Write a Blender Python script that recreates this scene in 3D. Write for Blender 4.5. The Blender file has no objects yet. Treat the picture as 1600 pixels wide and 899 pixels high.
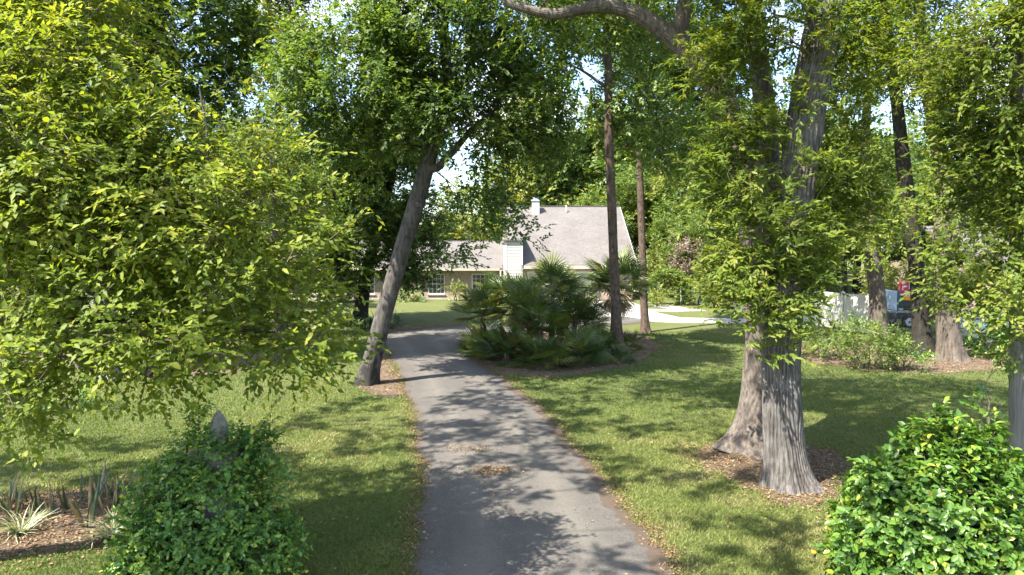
import bpy, math, random
import numpy as np
from mathutils import Vector, Matrix
R = math.radians
rng = np.random.default_rng(7)
random.seed(7)
sc = bpy.context.scene
COL = sc.collection

# ------------------------------------------------------------------ camera
F, HOR, CH = 1080.0, 385.0, 4.2
PITCH = math.atan((449.5 - HOR) / F)
cam_d = bpy.data.cameras.new('camera')
cam = bpy.data.objects.new('camera', cam_d); COL.objects.link(cam)
cam_d.sensor_width = 36.0; cam_d.lens = 36.0 * F / 1600.0
cam_d.clip_start = 0.1; cam_d.clip_end = 3000
cam.location = (0, 0, CH); cam.rotation_euler = (math.pi / 2 - PITCH, 0, 0)
sc.camera = cam

# ------------------------------------------------------------------ sky and sun
SUN_EL, SUN_AZ = 55.0, 233.0          # azimuth clockwise from +Y (north): sun to the left and behind
w = bpy.data.worlds.new('World'); sc.world = w; w.use_nodes = True
nt = w.node_tree; nt.nodes.clear()
wo = nt.nodes.new('ShaderNodeOutputWorld'); bg = nt.nodes.new('ShaderNodeBackground')
sky = nt.nodes.new('ShaderNodeTexSky'); sky.sky_type = 'NISHITA'; sky.sun_disc = False
sky.sun_elevation = R(SUN_EL); sky.sun_rotation = R(SUN_AZ); sky.altitude = 20
sky.air_density = 1.0; sky.dust_density = 1.2; sky.ozone_density = 2.5
tc = nt.nodes.new('ShaderNodeTexCoord'); mp = nt.nodes.new('ShaderNodeMapping')
mp.inputs['Scale'].default_value = (1, 1, 2.6)
nz = nt.nodes.new('ShaderNodeTexNoise'); nz.inputs['Scale'].default_value = 3.2
nz.inputs['Detail'].default_value = 7; nz.inputs['Roughness'].default_value = .58
cr = nt.nodes.new('ShaderNodeValToRGB'); cr.color_ramp.elements[0].position = .50; cr.color_ramp.elements[1].position = .70
mx = nt.nodes.new('ShaderNodeMix'); mx.data_type = 'RGBA'
mx.inputs['B'].default_value = (5.4, 5.3, 5.2, 1)
nt.links.new(tc.outputs['Generated'], mp.inputs['Vector']); nt.links.new(mp.outputs[0], nz.inputs['Vector'])
nt.links.new(nz.outputs['Fac'], cr.inputs['Fac']); nt.links.new(cr.outputs['Color'], mx.inputs['Factor'])
hs = nt.nodes.new('ShaderNodeHueSaturation'); hs.inputs['Saturation'].default_value = 1.0
nt.links.new(sky.outputs[0], hs.inputs['Color']); nt.links.new(hs.outputs[0], mx.inputs['A']); nt.links.new(mx.outputs['Result'], bg.inputs['Color'])
bg.inputs['Strength'].default_value = 0.135
nt.links.new(bg.outputs[0], wo.inputs['Surface'])
sun_d = bpy.data.lights.new('sun', 'SUN'); sun_d.energy = 5.0; sun_d.angle = R(0.5); sun_d.color = (1.0, .93, .82)
sun = bpy.data.objects.new('sun', sun_d); COL.objects.link(sun)
az, el = R(SUN_AZ), R(SUN_EL)
SUNV = Vector((math.sin(az) * math.cos(el), math.cos(az) * math.cos(el), math.sin(el)))
sun.rotation_euler = SUNV.to_track_quat('Z', 'Y').to_euler()
sun.location = (-20, -10, 40)
sc.view_settings.view_transform = 'Standard'; sc.view_settings.look = 'None'
sc.view_settings.gamma = 1; sc.view_settings.use_curve_mapping = False
sc.view_settings.exposure = 2.05
sc.cycles.max_bounces = 10; sc.cycles.diffuse_bounces = 7; sc.cycles.glossy_bounces = 2
sc.cycles.transmission_bounces = 4; sc.cycles.transparent_max_bounces = 8
sc.cycles.sample_clamp_indirect = 6; sc.cycles.use_denoising = True
try:
    sc.cycles.denoiser = 'OPENIMAGEDENOISE'; sc.cycles.denoising_prefilter = 'ACCURATE'
    sc.cycles.denoising_input_passes = 'RGB_ALBEDO_NORMAL'
except Exception: pass

# ------------------------------------------------------------------ pixel helpers (photo is 1600 x 899)
def ray(px, py):
    u, v = (px - 800) / F, -(py - 449.5) / F
    c, s = math.cos(PITCH), math.sin(PITCH)
    return np.array([u, c + v * s, -s + v * c])
def P(px, py, d):
    r = ray(px, py); return np.array([0, 0, CH]) + r * (d / r[1])
def G(px, py, z=0.0):
    r = ray(px, py); return np.array([0, 0, CH]) + r * ((z - CH) / r[2])
def XY(px, py): return G(px, py)[:2]

# ------------------------------------------------------------------ materials
def newmat(name):
    m = bpy.data.materials.new(name); m.use_nodes = True
    n = m.node_tree; n.nodes.clear()
    o = n.nodes.new('ShaderNodeOutputMaterial'); b = n.nodes.new('ShaderNodeBsdfPrincipled')
    n.links.new(b.outputs[0], o.inputs['Surface'])
    return m, n, b, o
def ramp(n, stops, interp='LINEAR'):
    c = n.nodes.new('ShaderNodeValToRGB'); c.color_ramp.interpolation = interp
    e = c.color_ramp.elements
    while len(e) < len(stops): e.new(0.5)
    for k, (p, col) in enumerate(stops):
        e[k].position = p; e[k].color = (*col, 1) if len(col) == 3 else col
    return c
def noise(n, scale, detail=4, rough=.55, vec=None, dist=0):
    t = n.nodes.new('ShaderNodeTexNoise'); t.inputs['Scale'].default_value = scale
    t.inputs['Detail'].default_value = detail; t.inputs['Roughness'].default_value = rough
    t.inputs['Distortion'].default_value = dist
    if vec is not None: n.links.new(vec, t.inputs['Vector'])
    return t
def coords(n, scale=(1, 1, 1), kind='Object'):
    t = n.nodes.new('ShaderNodeTexCoord'); m = n.nodes.new('ShaderNodeMapping')
    m.inputs['Scale'].default_value = scale; n.links.new(t.outputs[kind], m.inputs['Vector'])
    return m.outputs[0]
def mixc(n, fac, a, b, mode='MIX'):
    m = n.nodes.new('ShaderNodeMix'); m.data_type = 'RGBA'; m.blend_type = mode
    for k, v in (('Factor', fac), ('A', a), ('B', b)):
        if hasattr(v, 'is_output'): n.links.new(v, m.inputs[k])
        elif k == 'Factor': m.inputs[k].default_value = v
        else: m.inputs[k].default_value = (*v, 1)
    return m.outputs['Result']
def bump(n, h, b, strength=.5, dist=.02):
    u = n.nodes.new('ShaderNodeBump'); u.inputs['Strength'].default_value = strength; u.inputs['Distance'].default_value = dist
    n.links.new(h, u.inputs['Height']); n.links.new(u.outputs[0], b.inputs['Normal']); return u

def leafmat(name, stops, trans=.42, tcol=(1.5, 1.35, .45), rough=.42, spec=.45):
    m, n, b, o = newmat(name)
    a = n.nodes.new('ShaderNodeAttribute'); a.attribute_name = 'rnd'
    c = ramp(n, stops); n.links.new(a.outputs['Fac'], c.inputs['Fac'])
    n.links.new(c.outputs[0], b.inputs['Base Color'])
    b.inputs['Roughness'].default_value = rough; b.inputs['Specular IOR Level'].default_value = spec
    t = n.nodes.new('ShaderNodeBsdfTranslucent'); n.links.new(mixc(n, 1.0, c.outputs[0], tcol, 'MULTIPLY'), t.inputs['Color'])
    s = n.nodes.new('ShaderNodeMixShader'); s.inputs[0].default_value = trans
    n.links.new(b.outputs[0], s.inputs[1]); n.links.new(t.outputs[0], s.inputs[2]); n.links.new(s.outputs[0], o.inputs['Surface'])
    return m
def simple(name, col, rough=.6, var=.12, scale=6, bmp=0, metal=0):
    m, n, b, o = newmat(name); v = coords(n)
    t = noise(n, scale, 6, .6, v)
    c = ramp(n, [(.3, tuple(x * (1 - var) for x in col)), (.7, tuple(min(1, x * (1 + var)) for x in col))])
    n.links.new(t.outputs['Fac'], c.inputs['Fac']); n.links.new(c.outputs[0], b.inputs['Base Color'])
    b.inputs['Roughness'].default_value = rough; b.inputs['Metallic'].default_value = metal
    if bmp: bump(n, t.outputs['Fac'], b, bmp, .01)
    return m
def barkmat(name, dark, light, sc_=(9, 9, 1.6), lichen=None, lich_pos=.6, strength=.8, lich_scale=1.6, stain=0):
    m, n, b, o = newmat(name); v = coords(n, sc_)
    t1 = noise(n, 1.6, 8, .65, v, .4); t2 = noise(n, 5, 4, .6, coords(n))
    c = ramp(n, [(.38, dark), (.5, tuple((x + y) / 2 for x, y in zip(dark, light))), (.62, light)])
    n.links.new(t1.outputs['Fac'], c.inputs['Fac'])
    out = mixc(n, .35, c.outputs[0], ramp_of(n, t2.outputs['Fac'], dark, light))
    if lichen:
        t3 = noise(n, lich_scale, 7, .7, coords(n)); l = ramp(n, [(lich_pos, (0, 0, 0)), (lich_pos + .04, (1, 1, 1))])
        n.links.new(t3.outputs['Fac'], l.inputs['Fac']); out = mixc(n, l.outputs[0], out, lichen)
    if stain:
        tcx = n.nodes.new('ShaderNodeTexCoord'); sx = n.nodes.new('ShaderNodeSeparateXYZ'); n.links.new(tcx.outputs['Object'], sx.inputs[0])
        t4 = noise(n, 2.4, 6, .65, coords(n, (1, 1, .8))); ma = n.nodes.new('ShaderNodeMath'); ma.operation = 'MULTIPLY_ADD'
        ma.inputs[1].default_value = -.22 / stain; n.links.new(sx.outputs['Z'], ma.inputs[0]); n.links.new(t4.outputs['Fac'], ma.inputs[2])
        l4 = ramp(n, [(.36, (0, 0, 0)), (.43, (.85, .85, .85))]); n.links.new(ma.outputs[0], l4.inputs['Fac']); out = mixc(n, l4.outputs[0], out, (.018, .017, .016))
    n.links.new(out, b.inputs['Base Color']); b.inputs['Roughness'].default_value = .92
    b.inputs['Specular IOR Level'].default_value = .2
    bump(n, t1.outputs['Fac'], b, strength, .04)
    return m
def ramp_of(n, fac, a, b_):
    c = ramp(n, [(.35, a), (.65, b_)]); n.links.new(fac, c.inputs['Fac']); return c.outputs[0]

M = {}
M['camphor'] = leafmat('camphor leaf', [(0, (0.081, 0.128, 0.019)), (.4, (0.145, 0.203, 0.026)), (.75, (0.213, 0.259, 0.033)), (1, (0.301, 0.313, 0.064))], .54, (1.35, 1.25, .5), .5, .22)
M['camphor2'] = leafmat('bright leaf', [(0, (0.062, 0.105, 0.018)), (.4, (0.117, 0.175, 0.025)), (.75, (0.177, 0.227, 0.034)), (1, (0.276, 0.273, 0.067))], .52, (1.35, 1.25, .5), .5, .22)
M['oak'] = leafmat('oak leaf', [(0, (0.036, 0.067, 0.025)), (.45, (0.076, 0.132, 0.036)), (.8, (0.151, 0.210, 0.051)), (1, (0.276, 0.279, 0.062))], .48, (1.35, 1.35, .5), .5, .3)
M['mid'] = leafmat('woodland leaf', [(0, (0.046, 0.085, 0.025)), (.45, (0.099, 0.162, 0.037)), (.8, (0.182, 0.235, 0.047)), (1, (0.305, 0.293, 0.078))], .38, (1.4, 1.4, .5), .5)
M['pale'] = leafmat('pale leaf', [(0, (0.069, 0.106, 0.027)), (.45, (0.145, 0.194, 0.038)), (.8, (0.246, 0.263, 0.053)), (1, (0.376, 0.338, 0.093))], .40, (1.35, 1.3, .5), .5)
M['shrub'] = leafmat('shrub leaf', [(0, (0.031, 0.077, 0.015)), (.45, (0.069, 0.152, 0.024)), (.8, (0.128, 0.218, 0.029)), (1, (0.263, 0.290, 0.040))], .34, (1.4, 1.4, .4), .38, .45)
M['vine'] = leafmat('vine leaf', [(0, (0.041, 0.108, 0.026)), (.5, (0.099, 0.213, 0.044)), (.8, (0.220, 0.340, 0.055)), (1, (0.519, 0.519, 0.110))], .34, (1.4, 1.4, .4), .38, .45)
M['palm'] = leafmat('palmetto frond', [(0, (0.027, 0.051, 0.011)), (.5, (0.054, 0.094, 0.018)), (.85, (0.102, 0.132, 0.024)), (1, (0.157, 0.153, 0.032))], .22, (1.3, 1.4, .5), .38, .5)
M['deadpalm'] = leafmat('dead frond', [(0, (.11, .075, .04)), (1, (.30, .23, .14))], .2, (1, .9, .6), .8, .2)
M['dry'] = leafmat('dry twig foliage', [(0, (.13, .085, .07)), (.5, (.25, .18, .15)), (1, (.36, .30, .24))], .2, (1, .9, .8), .8, .2)
M['litter'] = leafmat('fallen leaf', [(0, (0.060, 0.034, 0.017)), (.4, (0.136, 0.083, 0.041)), (.75, (0.224, 0.150, 0.083)), (1, (0.336, 0.255, 0.158))], .12, (1, .9, .7), .85, .15)
M['grass'] = leafmat('grass blade', [(0, (0.057, 0.092, 0.022)), (.5, (0.100, 0.147, 0.029)), (.85, (0.167, 0.189, 0.049)), (1, (0.313, 0.263, 0.136))], .35, (1.3, 1.3, .5), .55, .3)
M['snake'] = leafmat('sword leaf', [(0, (.030, .055, .030)), (.5, (.060, .090, .045)), (.8, (.11, .12, .06)), (1, (.24, .17, .10))], .12, (1.2, 1.2, .5), .4)
M['vari'] = leafmat('variegated blade', [(0, (.10, .14, .05)), (.5, (.25, .28, .13)), (1, (.52, .52, .36))], .25, (1.1, 1.1, .7), .5)
M['strap'] = leafmat('strap leaf', [(0, (.018, .045, .012)), (.6, (.04, .085, .02)), (1, (.08, .13, .03))], .25, (1.3, 1.3, .5), .35)
M['bark_oak'] = barkmat('furrowed grey bark', (0.040, 0.035, 0.031), (0.194, 0.180, 0.166), (16, 16, 1.5), (0.331, 0.338, 0.324), .70, 1.0)
M['bark_rear'] = barkmat('scaly brown grey bark', (0.047, 0.037, 0.031), (0.180, 0.155, 0.133), (10, 10, 3), (0.274, 0.266, 0.252), .68, .9)
M['bark_lean'] = barkmat('grey oak bark', (0.030, 0.026, 0.023), (0.114, 0.103, 0.093), (7, 7, 1.5), (0.168, 0.168, 0.162), .66, .6, stain=2.0)
M['bark_dark'] = barkmat('dark bark', (0.0121, 0.0108, 0.0093), (0.0468, 0.0420, 0.0341), (8, 8, 1.4), None, .6, .7)
M['bark_pine'] = barkmat('brown plated bark', (0.036, 0.026, 0.020), (0.137, 0.101, 0.079), (9, 9, 3.2), None, .6, .9)
M['bark_lich'] = barkmat('lichen bark', (0.040, 0.035, 0.030), (0.137, 0.122, 0.108), (7, 7, 2), (0.396, 0.418, 0.410), .50, .6)
M['bark_tan'] = barkmat('tan grey bark', (0.047, 0.037, 0.030), (0.166, 0.140, 0.115), (7, 7, 1.4), (0.302, 0.295, 0.274), .68, .7)
M['twig'] = simple('twig bark', (.11, .088, .062), .9, .3, 12)
M['stem'] = simple('green brown stem', (.10, .095, .045), .8, .25, 12)
M['white_trim'] = simple('white painted trim', (0.484, 0.484, 0.468), .5, .05, 3)
M['cream_trim'] = simple('cream fascia', (0.374, 0.343, 0.265), .55, .08, 2)
M['garage'] = simple('off white garage door', (0.452, 0.437, 0.406), .5, .05, 2)
M['vinyl'] = simple('cream vinyl', (0.546, 0.523, 0.452), .42, .04, 2)
M['siding'] = simple('pale grey siding', (.36, .36, .33), .5, .05, 3)
M['concrete_post'] = simple('weathered concrete', (0.234, 0.218, 0.203), .92, .35, 14, .5)
M['dark_metal'] = simple('dark metal', (.03, .032, .035), .5, .2, 8)
M['galv'] = simple('galvanised metal', (.32, .33, .34), .45, .15, 8, 0, .6)
M['rubber'] = simple('tyre rubber', (.02, .02, .02), .85, .2, 10)
M['rim'] = simple('pale wheel rim', (.50, .51, .52), .4, .1, 8)
M['car_white'] = simple('white car paint', (0.593, 0.601, 0.608), .22, .02, 2)
M['red'] = simple('red canvas', (.42, .028, .055), .6, .15, 5)
M['print_white'] = simple('white print', (0.608, 0.577, 0.577), .6, .05, 5)
M['orange'] = simple('amber plastic', (.75, .30, .02), .45, .1, 5)
M['blue'] = simple('blue plastic', (.035, .13, .28), .4, .15, 5)
M['pale_blue'] = simple('pale blue panel', (0.359, 0.437, 0.515), .45, .06, 3)
M['tail'] = simple('red lamp', (.4, .02, .02), .3, .1, 5)
m, n, b, o = newmat('window glass'); M['glass'] = m
b.inputs['Base Color'].default_value = (.03, .035, .04, 1); b.inputs['Roughness'].default_value = .06; b.inputs['Specular IOR Level'].default_value = .8
t = noise(n, 1.4, 3, .5, coords(n)); c = ramp(n, [(.42, (.025, .03, .035)), (.62, (.10, .10, .095))])
n.links.new(t.outputs['Fac'], c.inputs['Fac']); n.links.new(c.outputs[0], b.inputs['Base Color'])
# pole: weathered grey wood with vertical grain
m, n, b, o = newmat('weathered pole wood'); M['pole'] = m
t = noise(n, 2.2, 8, .7, coords(n, (16, 16, .6))); c = ramp(n, [(.3, (.085, .078, .070)), (.55, (.19, .18, .165)), (.75, (.29, .28, .26))])
n.links.new(t.outputs['Fac'], c.inputs['Fac']); n.links.new(c.outputs[0], b.inputs['Base Color']); b.inputs['Roughness'].default_value = .9
bump(n, t.outputs['Fac'], b, .6, .015)
# shingles
m, n, b, o = newmat('weathered shingle roof'); M['shingle'] = m
v = coords(n, (1, 1, 1)); br = n.nodes.new('ShaderNodeTexBrick')
t0 = n.nodes.new('ShaderNodeTexCoord'); br.inputs['Scale'].default_value = 1.0
n.links.new(t0.outputs['UV'], br.inputs['Vector'])
br.inputs['Brick Width'].default_value = .30; br.inputs['Row Height'].default_value = .145; br.inputs['Mortar Size'].default_value = .006
br.inputs['Color1'].default_value = (0.087, 0.078, 0.073, 1); br.inputs['Color2'].default_value = (0.130, 0.118, 0.111, 1); br.inputs['Mortar'].default_value = (0.070, 0.062, 0.056, 1)
t = noise(n, .55, 6, .65, v); t2 = noise(n, 7, 5, .7, v)
col = mixc(n, .55, br.outputs['Color'], ramp_of(n, t.outputs['Fac'], (0.062, 0.056, 0.053), (0.122, 0.111, 0.104)))
col = mixc(n, .35, col, ramp_of(n, t2.outputs['Fac'], (0.052, 0.048, 0.045), (0.175, 0.160, 0.149)))
n.links.new(col, b.inputs['Base Color']); b.inputs['Roughness'].default_value = .95; bump(n, br.outputs['Fac'], b, -.6, .02)
# brick
m, n, b, o = newmat('mixed brick wall'); M['brick'] = m
t0 = n.nodes.new('ShaderNodeTexCoord'); br = n.nodes.new('ShaderNodeTexBrick'); n.links.new(t0.outputs['UV'], br.inputs['Vector'])
br.inputs['Scale'].default_value = 1; br.inputs['Brick Width'].default_value = .21; br.inputs['Row Height'].default_value = .075; br.inputs['Mortar Size'].default_value = .010
br.inputs['Color1'].default_value = (0.189, 0.115, 0.084, 1); br.inputs['Color2'].default_value = (0.308, 0.231, 0.175, 1); br.inputs['Mortar'].default_value = (0.294, 0.266, 0.231, 1)
t = noise(n, 5, 4, .7, coords(n)); col = mixc(n, .35, br.outputs['Color'], ramp_of(n, t.outputs['Fac'], (0.140, 0.091, 0.070), (0.350, 0.287, 0.231)))
n.links.new(col, b.inputs['Base Color']); b.inputs['Roughness'].default_value = .9; bump(n, br.outputs['Fac'], b, -.5, .012)
# lawn
m, n, b, o = newmat('lawn'); M['lawn'] = m
v = coords(n); a1 = noise(n, .35, 5, .6, v); a2 = noise(n, 4.5, 6, .7, v); a3 = noise(n, 42, 5, .75, v)
c1 = ramp(n, [(.3, (0.072, 0.090, 0.024)), (.52, (0.101, 0.118, 0.033)), (.66, (0.138, 0.140, 0.052)), (.8, (0.193, 0.161, 0.087))])
n.links.new(a1.outputs['Fac'], c1.inputs['Fac'])
col = mixc(n, .45, c1.outputs[0], ramp_of(n, a2.outputs['Fac'], (0.053, 0.079, 0.018), (0.138, 0.147, 0.052)))
col = mixc(n, .45, col, ramp_of(n, a3.outputs['Fac'], (0.037, 0.055, 0.017), (0.161, 0.166, 0.069)))
n.links.new(col, b.inputs['Base Color']); b.inputs['Roughness'].default_value = .95; b.inputs['Specular IOR Level'].default_value = .15
bump(n, a3.outputs['Fac'], b, 1.0, .05)
# asphalt
m, n, b, o = newmat('old asphalt'); M['asphalt'] = m
v = coords(n); a1 = noise(n, .8, 6, .65, v); a2 = noise(n, 48, 4, .85, v); a3 = noise(n, 5, 7, .75, v)
c1 = ramp(n, [(.3, (0.044, 0.040, 0.036)), (.55, (0.069, 0.064, 0.058)), (.75, (0.099, 0.090, 0.081))]); n.links.new(a1.outputs['Fac'], c1.inputs['Fac'])
col = mixc(n, .55, c1.outputs[0], ramp_of(n, a2.outputs['Fac'], (0.017, 0.016, 0.015), (0.165, 0.152, 0.135)))
st = ramp(n, [(.54, (0, 0, 0)), (.70, (.6, .6, .6))]); n.links.new(a3.outputs['Fac'], st.inputs['Fac'])
col = mixc(n, st.outputs[0], col, (0.069, 0.051, 0.037))
vo = n.nodes.new('ShaderNodeTexVoronoi'); vo.feature = 'DISTANCE_TO_EDGE'; vo.inputs['Scale'].default_value = .55
wn = noise(n, 2.2, 4, .6, v); va = n.nodes.new('ShaderNodeVectorMath'); va.operation = 'MULTIPLY_ADD'
va.inputs[1].default_value = (.5, .5, 0); n.links.new(wn.outputs['Color'], va.inputs[0]); n.links.new(v, va.inputs[2]); n.links.new(va.outputs[0], vo.inputs['Vector'])
ck = ramp(n, [(.0, (1, 1, 1)), (.011, (0, 0, 0))]); n.links.new(vo.outputs['Distance'], ck.inputs['Fac'])
msk = noise(n, .45, 2, .5, v); mk = ramp(n, [(.56, (0, 0, 0)), (.66, (.55, .55, .55))]); n.links.new(msk.outputs['Fac'], mk.inputs['Fac'])
ckm = mixc(n, 1.0, ck.outputs[0], mk.outputs[0], 'MULTIPLY')
col = mixc(n, ckm, col, (0.023, 0.022, 0.020))
at = n.nodes.new('ShaderNodeAttribute'); at.attribute_name = 'across'
wv = noise(n, 1.1, 4, .6, v); md = n.nodes.new('ShaderNodeMath'); md.operation = 'MULTIPLY_ADD'; md.inputs[1].default_value = .16
n.links.new(wv.outputs['Fac'], md.inputs[0]); n.links.new(at.outputs['Fac'], md.inputs[2])
tk = ramp(n, [(.22, (0, 0, 0)), (.36, (.34, .34, .34)), (.46, (0, 0, 0)), (.66, (0, 0, 0)), (.78, (.34, .34, .34)), (.9, (0, 0, 0))]); n.links.new(md.outputs[0], tk.inputs['Fac'])
col = mixc(n, tk.outputs[0], col, (.150, .138, .116))
eg = ramp(n, [(.08, (.75, .75, .75)), (.15, (0, 0, 0)), (1.02, (0, 0, 0)), (1.1, (.7, .7, .7))]); n.links.new(md.outputs[0], eg.inputs['Fac'])
col = mixc(n, eg.outputs[0], col, (.066, .044, .028))
n.links.new(col, b.inputs['Base Color']); b.inputs['Roughness'].default_value = .88; b.inputs['Specular IOR Level'].default_value = .3
bump(n, a2.outputs['Fac'], b, .7, .012)
# concrete paving
M['concrete'] = simple('pale concrete paving', (0.312, 0.292, 0.269), .88, .16, 2.5)
# mulch
m, n, b, o = newmat('leaf mulch'); M['mulch'] = m
v = coords(n); a1 = noise(n, 1.2, 5, .6, v); a2 = noise(n, 30, 5, .8, v)
c1 = ramp(n, [(.3, (0.056, 0.036, 0.022)), (.5, (0.112, 0.075, 0.046)), (.72, (0.195, 0.143, 0.090))]); n.links.new(a2.outputs['Fac'], c1.inputs['Fac'])
col = mixc(n, .35, c1.outputs[0], ramp_of(n, a1.outputs['Fac'], (0.064, 0.045, 0.030), (0.188, 0.139, 0.090)))
n.links.new(col, b.inputs['Base Color']); b.inputs['Roughness'].default_value = .95; bump(n, a2.outputs['Fac'], b, 1, .05)

# ------------------------------------------------------------------ object helpers
def link(o, parent=None):
    COL.objects.link(o)
    if parent is not None: o.parent = parent
    return o
def tag(o, label, cat, group=None):
    o['label'] = label; o['category'] = cat
    if group: o['group'] = group
    return o
def thing(name, label, cat, loc=(0, 0, 0), group=None, rz=0):
    o = bpy.data.objects.new(name, None); o.empty_display_size = .3
    o.location = [float(x) for x in loc]; o.rotation_euler = (0, 0, rz); COL.objects.link(o)
    return tag(o, label, cat, group)
def npmesh(name, verts, faces, mat=None, rnd=None, smooth=False, uv=None):
    """faces: list of int arrays (M,k)"""
    me = bpy.data.meshes.new(name); verts = np.asarray(verts, np.float32)
    if not isinstance(faces, list): faces = [faces]
    faces = [np.asarray(f, np.int32) for f in faces if len(f)]
    me.vertices.add(len(verts)); me.vertices.foreach_set('co', verts.ravel())
    li = np.concatenate([f.ravel() for f in faces]); tot = np.concatenate([np.full(len(f), f.shape[1], np.int32) for f in faces])
    st = np.concatenate([[0], np.cumsum(tot)[:-1]]).astype(np.int32)
    me.loops.add(len(li)); me.loops.foreach_set('vertex_index', li)
    me.polygons.add(len(tot)); me.polygons.foreach_set('loop_start', st)
    if smooth: me.polygons.foreach_set('use_smooth', np.ones(len(tot), bool))
    me.update(calc_edges=True)
    if rnd is not None:
        a = me.attributes.new('rnd', 'FLOAT', 'POINT'); a.data.foreach_set('value', np.asarray(rnd, np.float32))
    if uv is not None:
        l = me.uv_layers.new(name='UVMap'); l.data.foreach_set('uv', np.asarray(uv, np.float32)[li].ravel())
    if mat is not None: me.materials.append(M[mat] if isinstance(mat, str) else mat)
    return me
def obj(name, me, parent=None, loc=None):
    o = bpy.data.objects.new(name, me); link(o, parent)
    if loc is not None: o.location = [float(x) for x in loc]
    return o
def structure(name, me):
    o = obj(name, me); o['kind'] = 'structure'; return o
class MB:
    """collects plain solids; build() links ONE mesh object"""
    def __init__(s): s.v = []; s.f = []; s.n = 0
    def add(s, v, f):
        s.v.append(np.asarray(v, float)); s.f += [tuple(i + s.n for i in q) for q in f]; s.n += len(v); return s
    def box(s, a, b, bev=0):
        x0, y0, z0 = a; x1, y1, z1 = b
        v = [(x0, y0, z0), (x1, y0, z0), (x1, y1, z0), (x0, y1, z0), (x0, y0, z1), (x1, y0, z1), (x1, y1, z1), (x0, y1, z1)]
        return s.add(v, [(0, 3, 2, 1), (4, 5, 6, 7), (0, 1, 5, 4), (1, 2, 6, 5), (2, 3, 7, 6), (3, 0, 4, 7)])
    def cyl(s, a, b, r0, r1=None, n=12, cap=True):
        a, b = np.array(a, float), np.array(b, float); r1 = r0 if r1 is None else r1
        d = (b - a) / np.linalg.norm(b - a); u = np.cross(d, [0, 0, 1.] if abs(d[2]) < .9 else [1., 0, 0]); u /= np.linalg.norm(u); w_ = np.cross(d, u)
        th = np.arange(n) * 2 * math.pi / n; ring = np.cos(th)[:, None] * u + np.sin(th)[:, None] * w_
        v = np.vstack([a + ring * r0, b + ring * r1]); f = [(k, (k + 1) % n, n + (k + 1) % n, n + k) for k in range(n)]
        if cap: f += [tuple(range(n))[::-1], tuple(range(n, 2 * n))]
        return s.add(v, f)
    def prism(s, pts, axis_vec):
        """polygon pts (3d) extruded by axis_vec"""
        p = np.array(pts, float); k = len(p); v = np.vstack([p, p + np.array(axis_vec, float)])
        return s.add(v, [tuple(range(k))[::-1], tuple(range(k, 2 * k))] + [(i, (i + 1) % k, k + (i + 1) % k, k + i) for i in range(k)])
    def build(s, name, mat, parent=None, loc=None, uvxz=False, bevel=0, smooth=False):
        v = np.vstack(s.v)
        me = bpy.data.meshes.new(name); me.from_pydata([tuple(x) for x in v], [], s.f); me.materials.append(M[mat]); me.update()
        if uvxz:
            l = me.uv_layers.new(name='UVMap')
            for p in me.polygons:
                for li in p.loop_indices:
                    c = me.vertices[me.loops[li].vertex_index].co
                    nn = p.normal
                    if abs(nn.x) > .7: l.data[li].uv = (c.y, c.z)
                    elif abs(nn.z) > .9: l.data[li].uv = (c.x, c.y)
                    else: l.data[li].uv = (c.x, math.hypot(c.y, c.z) if abs(nn.z) > .15 else c.z)
        if smooth:
            me.polygons.foreach_set('use_smooth', [len(p.vertices) == 4 for p in me.polygons])
        o = obj(name, me, parent, loc)
        if bevel:
            bv = o.modifiers.new('bevel', 'BEVEL'); bv.width = bevel; bv.segments = 2; bv.limit_method = 'ANGLE'
        return o

# ------------------------------------------------------------------ numeric helpers
def unit(v): return v / np.maximum(np.linalg.norm(v, axis=-1, keepdims=True), 1e-9)
def vnoise(x, y, seed, px=0):
    """2-d value noise in 0..1, periodic in x with integer period px"""
    g = np.random.default_rng(seed).random((64, 64)); xi, yi = np.floor(x).astype(int), np.floor(y).astype(int)
    fx, fy = x - xi, y - yi; fx, fy = fx * fx * (3 - 2 * fx), fy * fy * (3 - 2 * fy); k = px or 64
    a, b_ = xi % k, (xi + 1) % k; c, d = yi % 64, (yi + 1) % 64
    return (g[a, c] * (1 - fx) + g[b_, c] * fx) * (1 - fy) + (g[a, d] * (1 - fx) + g[b_, d] * fx) * fy
def catmull(p, n):
    p = np.asarray(p, float); q = np.vstack([2 * p[0] - p[1], p, 2 * p[-1] - p[-2]]); out = []
    t = np.linspace(0, len(p) - 1 - 1e-6, n)
    for s in t:
        i = int(s); f = s - i; a, b_, c, d = q[i:i + 4]
        out.append(.5 * (2 * b_ + (c - a) * f + (2 * a - 5 * b_ + 4 * c - d) * f * f + (3 * b_ - a - 3 * c + d) * f ** 3))
    return np.array(out)
def inpoly(pts, poly):
    x, y = pts[:, 0], pts[:, 1]; ins = np.zeros(len(pts), bool); k = len(poly)
    for i in range(k):
        x0, y0 = poly[i][:2]; x1, y1 = poly[(i + 1) % k][:2]
        c = (y0 > y) != (y1 > y)
        with np.errstate(divide='ignore', invalid='ignore'): ins ^= c & (x < (x1 - x0) * (y - y0) / (y1 - y0 + 1e-12) + x0)
    return ins
def edgedist(pts, poly, closed=True):
    d = np.full(len(pts), 1e9); k = len(poly)
    for i in range(k if closed else k - 1):
        a, b_ = np.array(poly[i][:2]), np.array(poly[(i + 1) % k][:2]); ab = b_ - a
        t = np.clip(((pts - a) @ ab) / max(ab @ ab, 1e-9), 0, 1); d = np.minimum(d, np.linalg.norm(pts - (a + t[:, None] * ab), axis=1))
    return d

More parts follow.
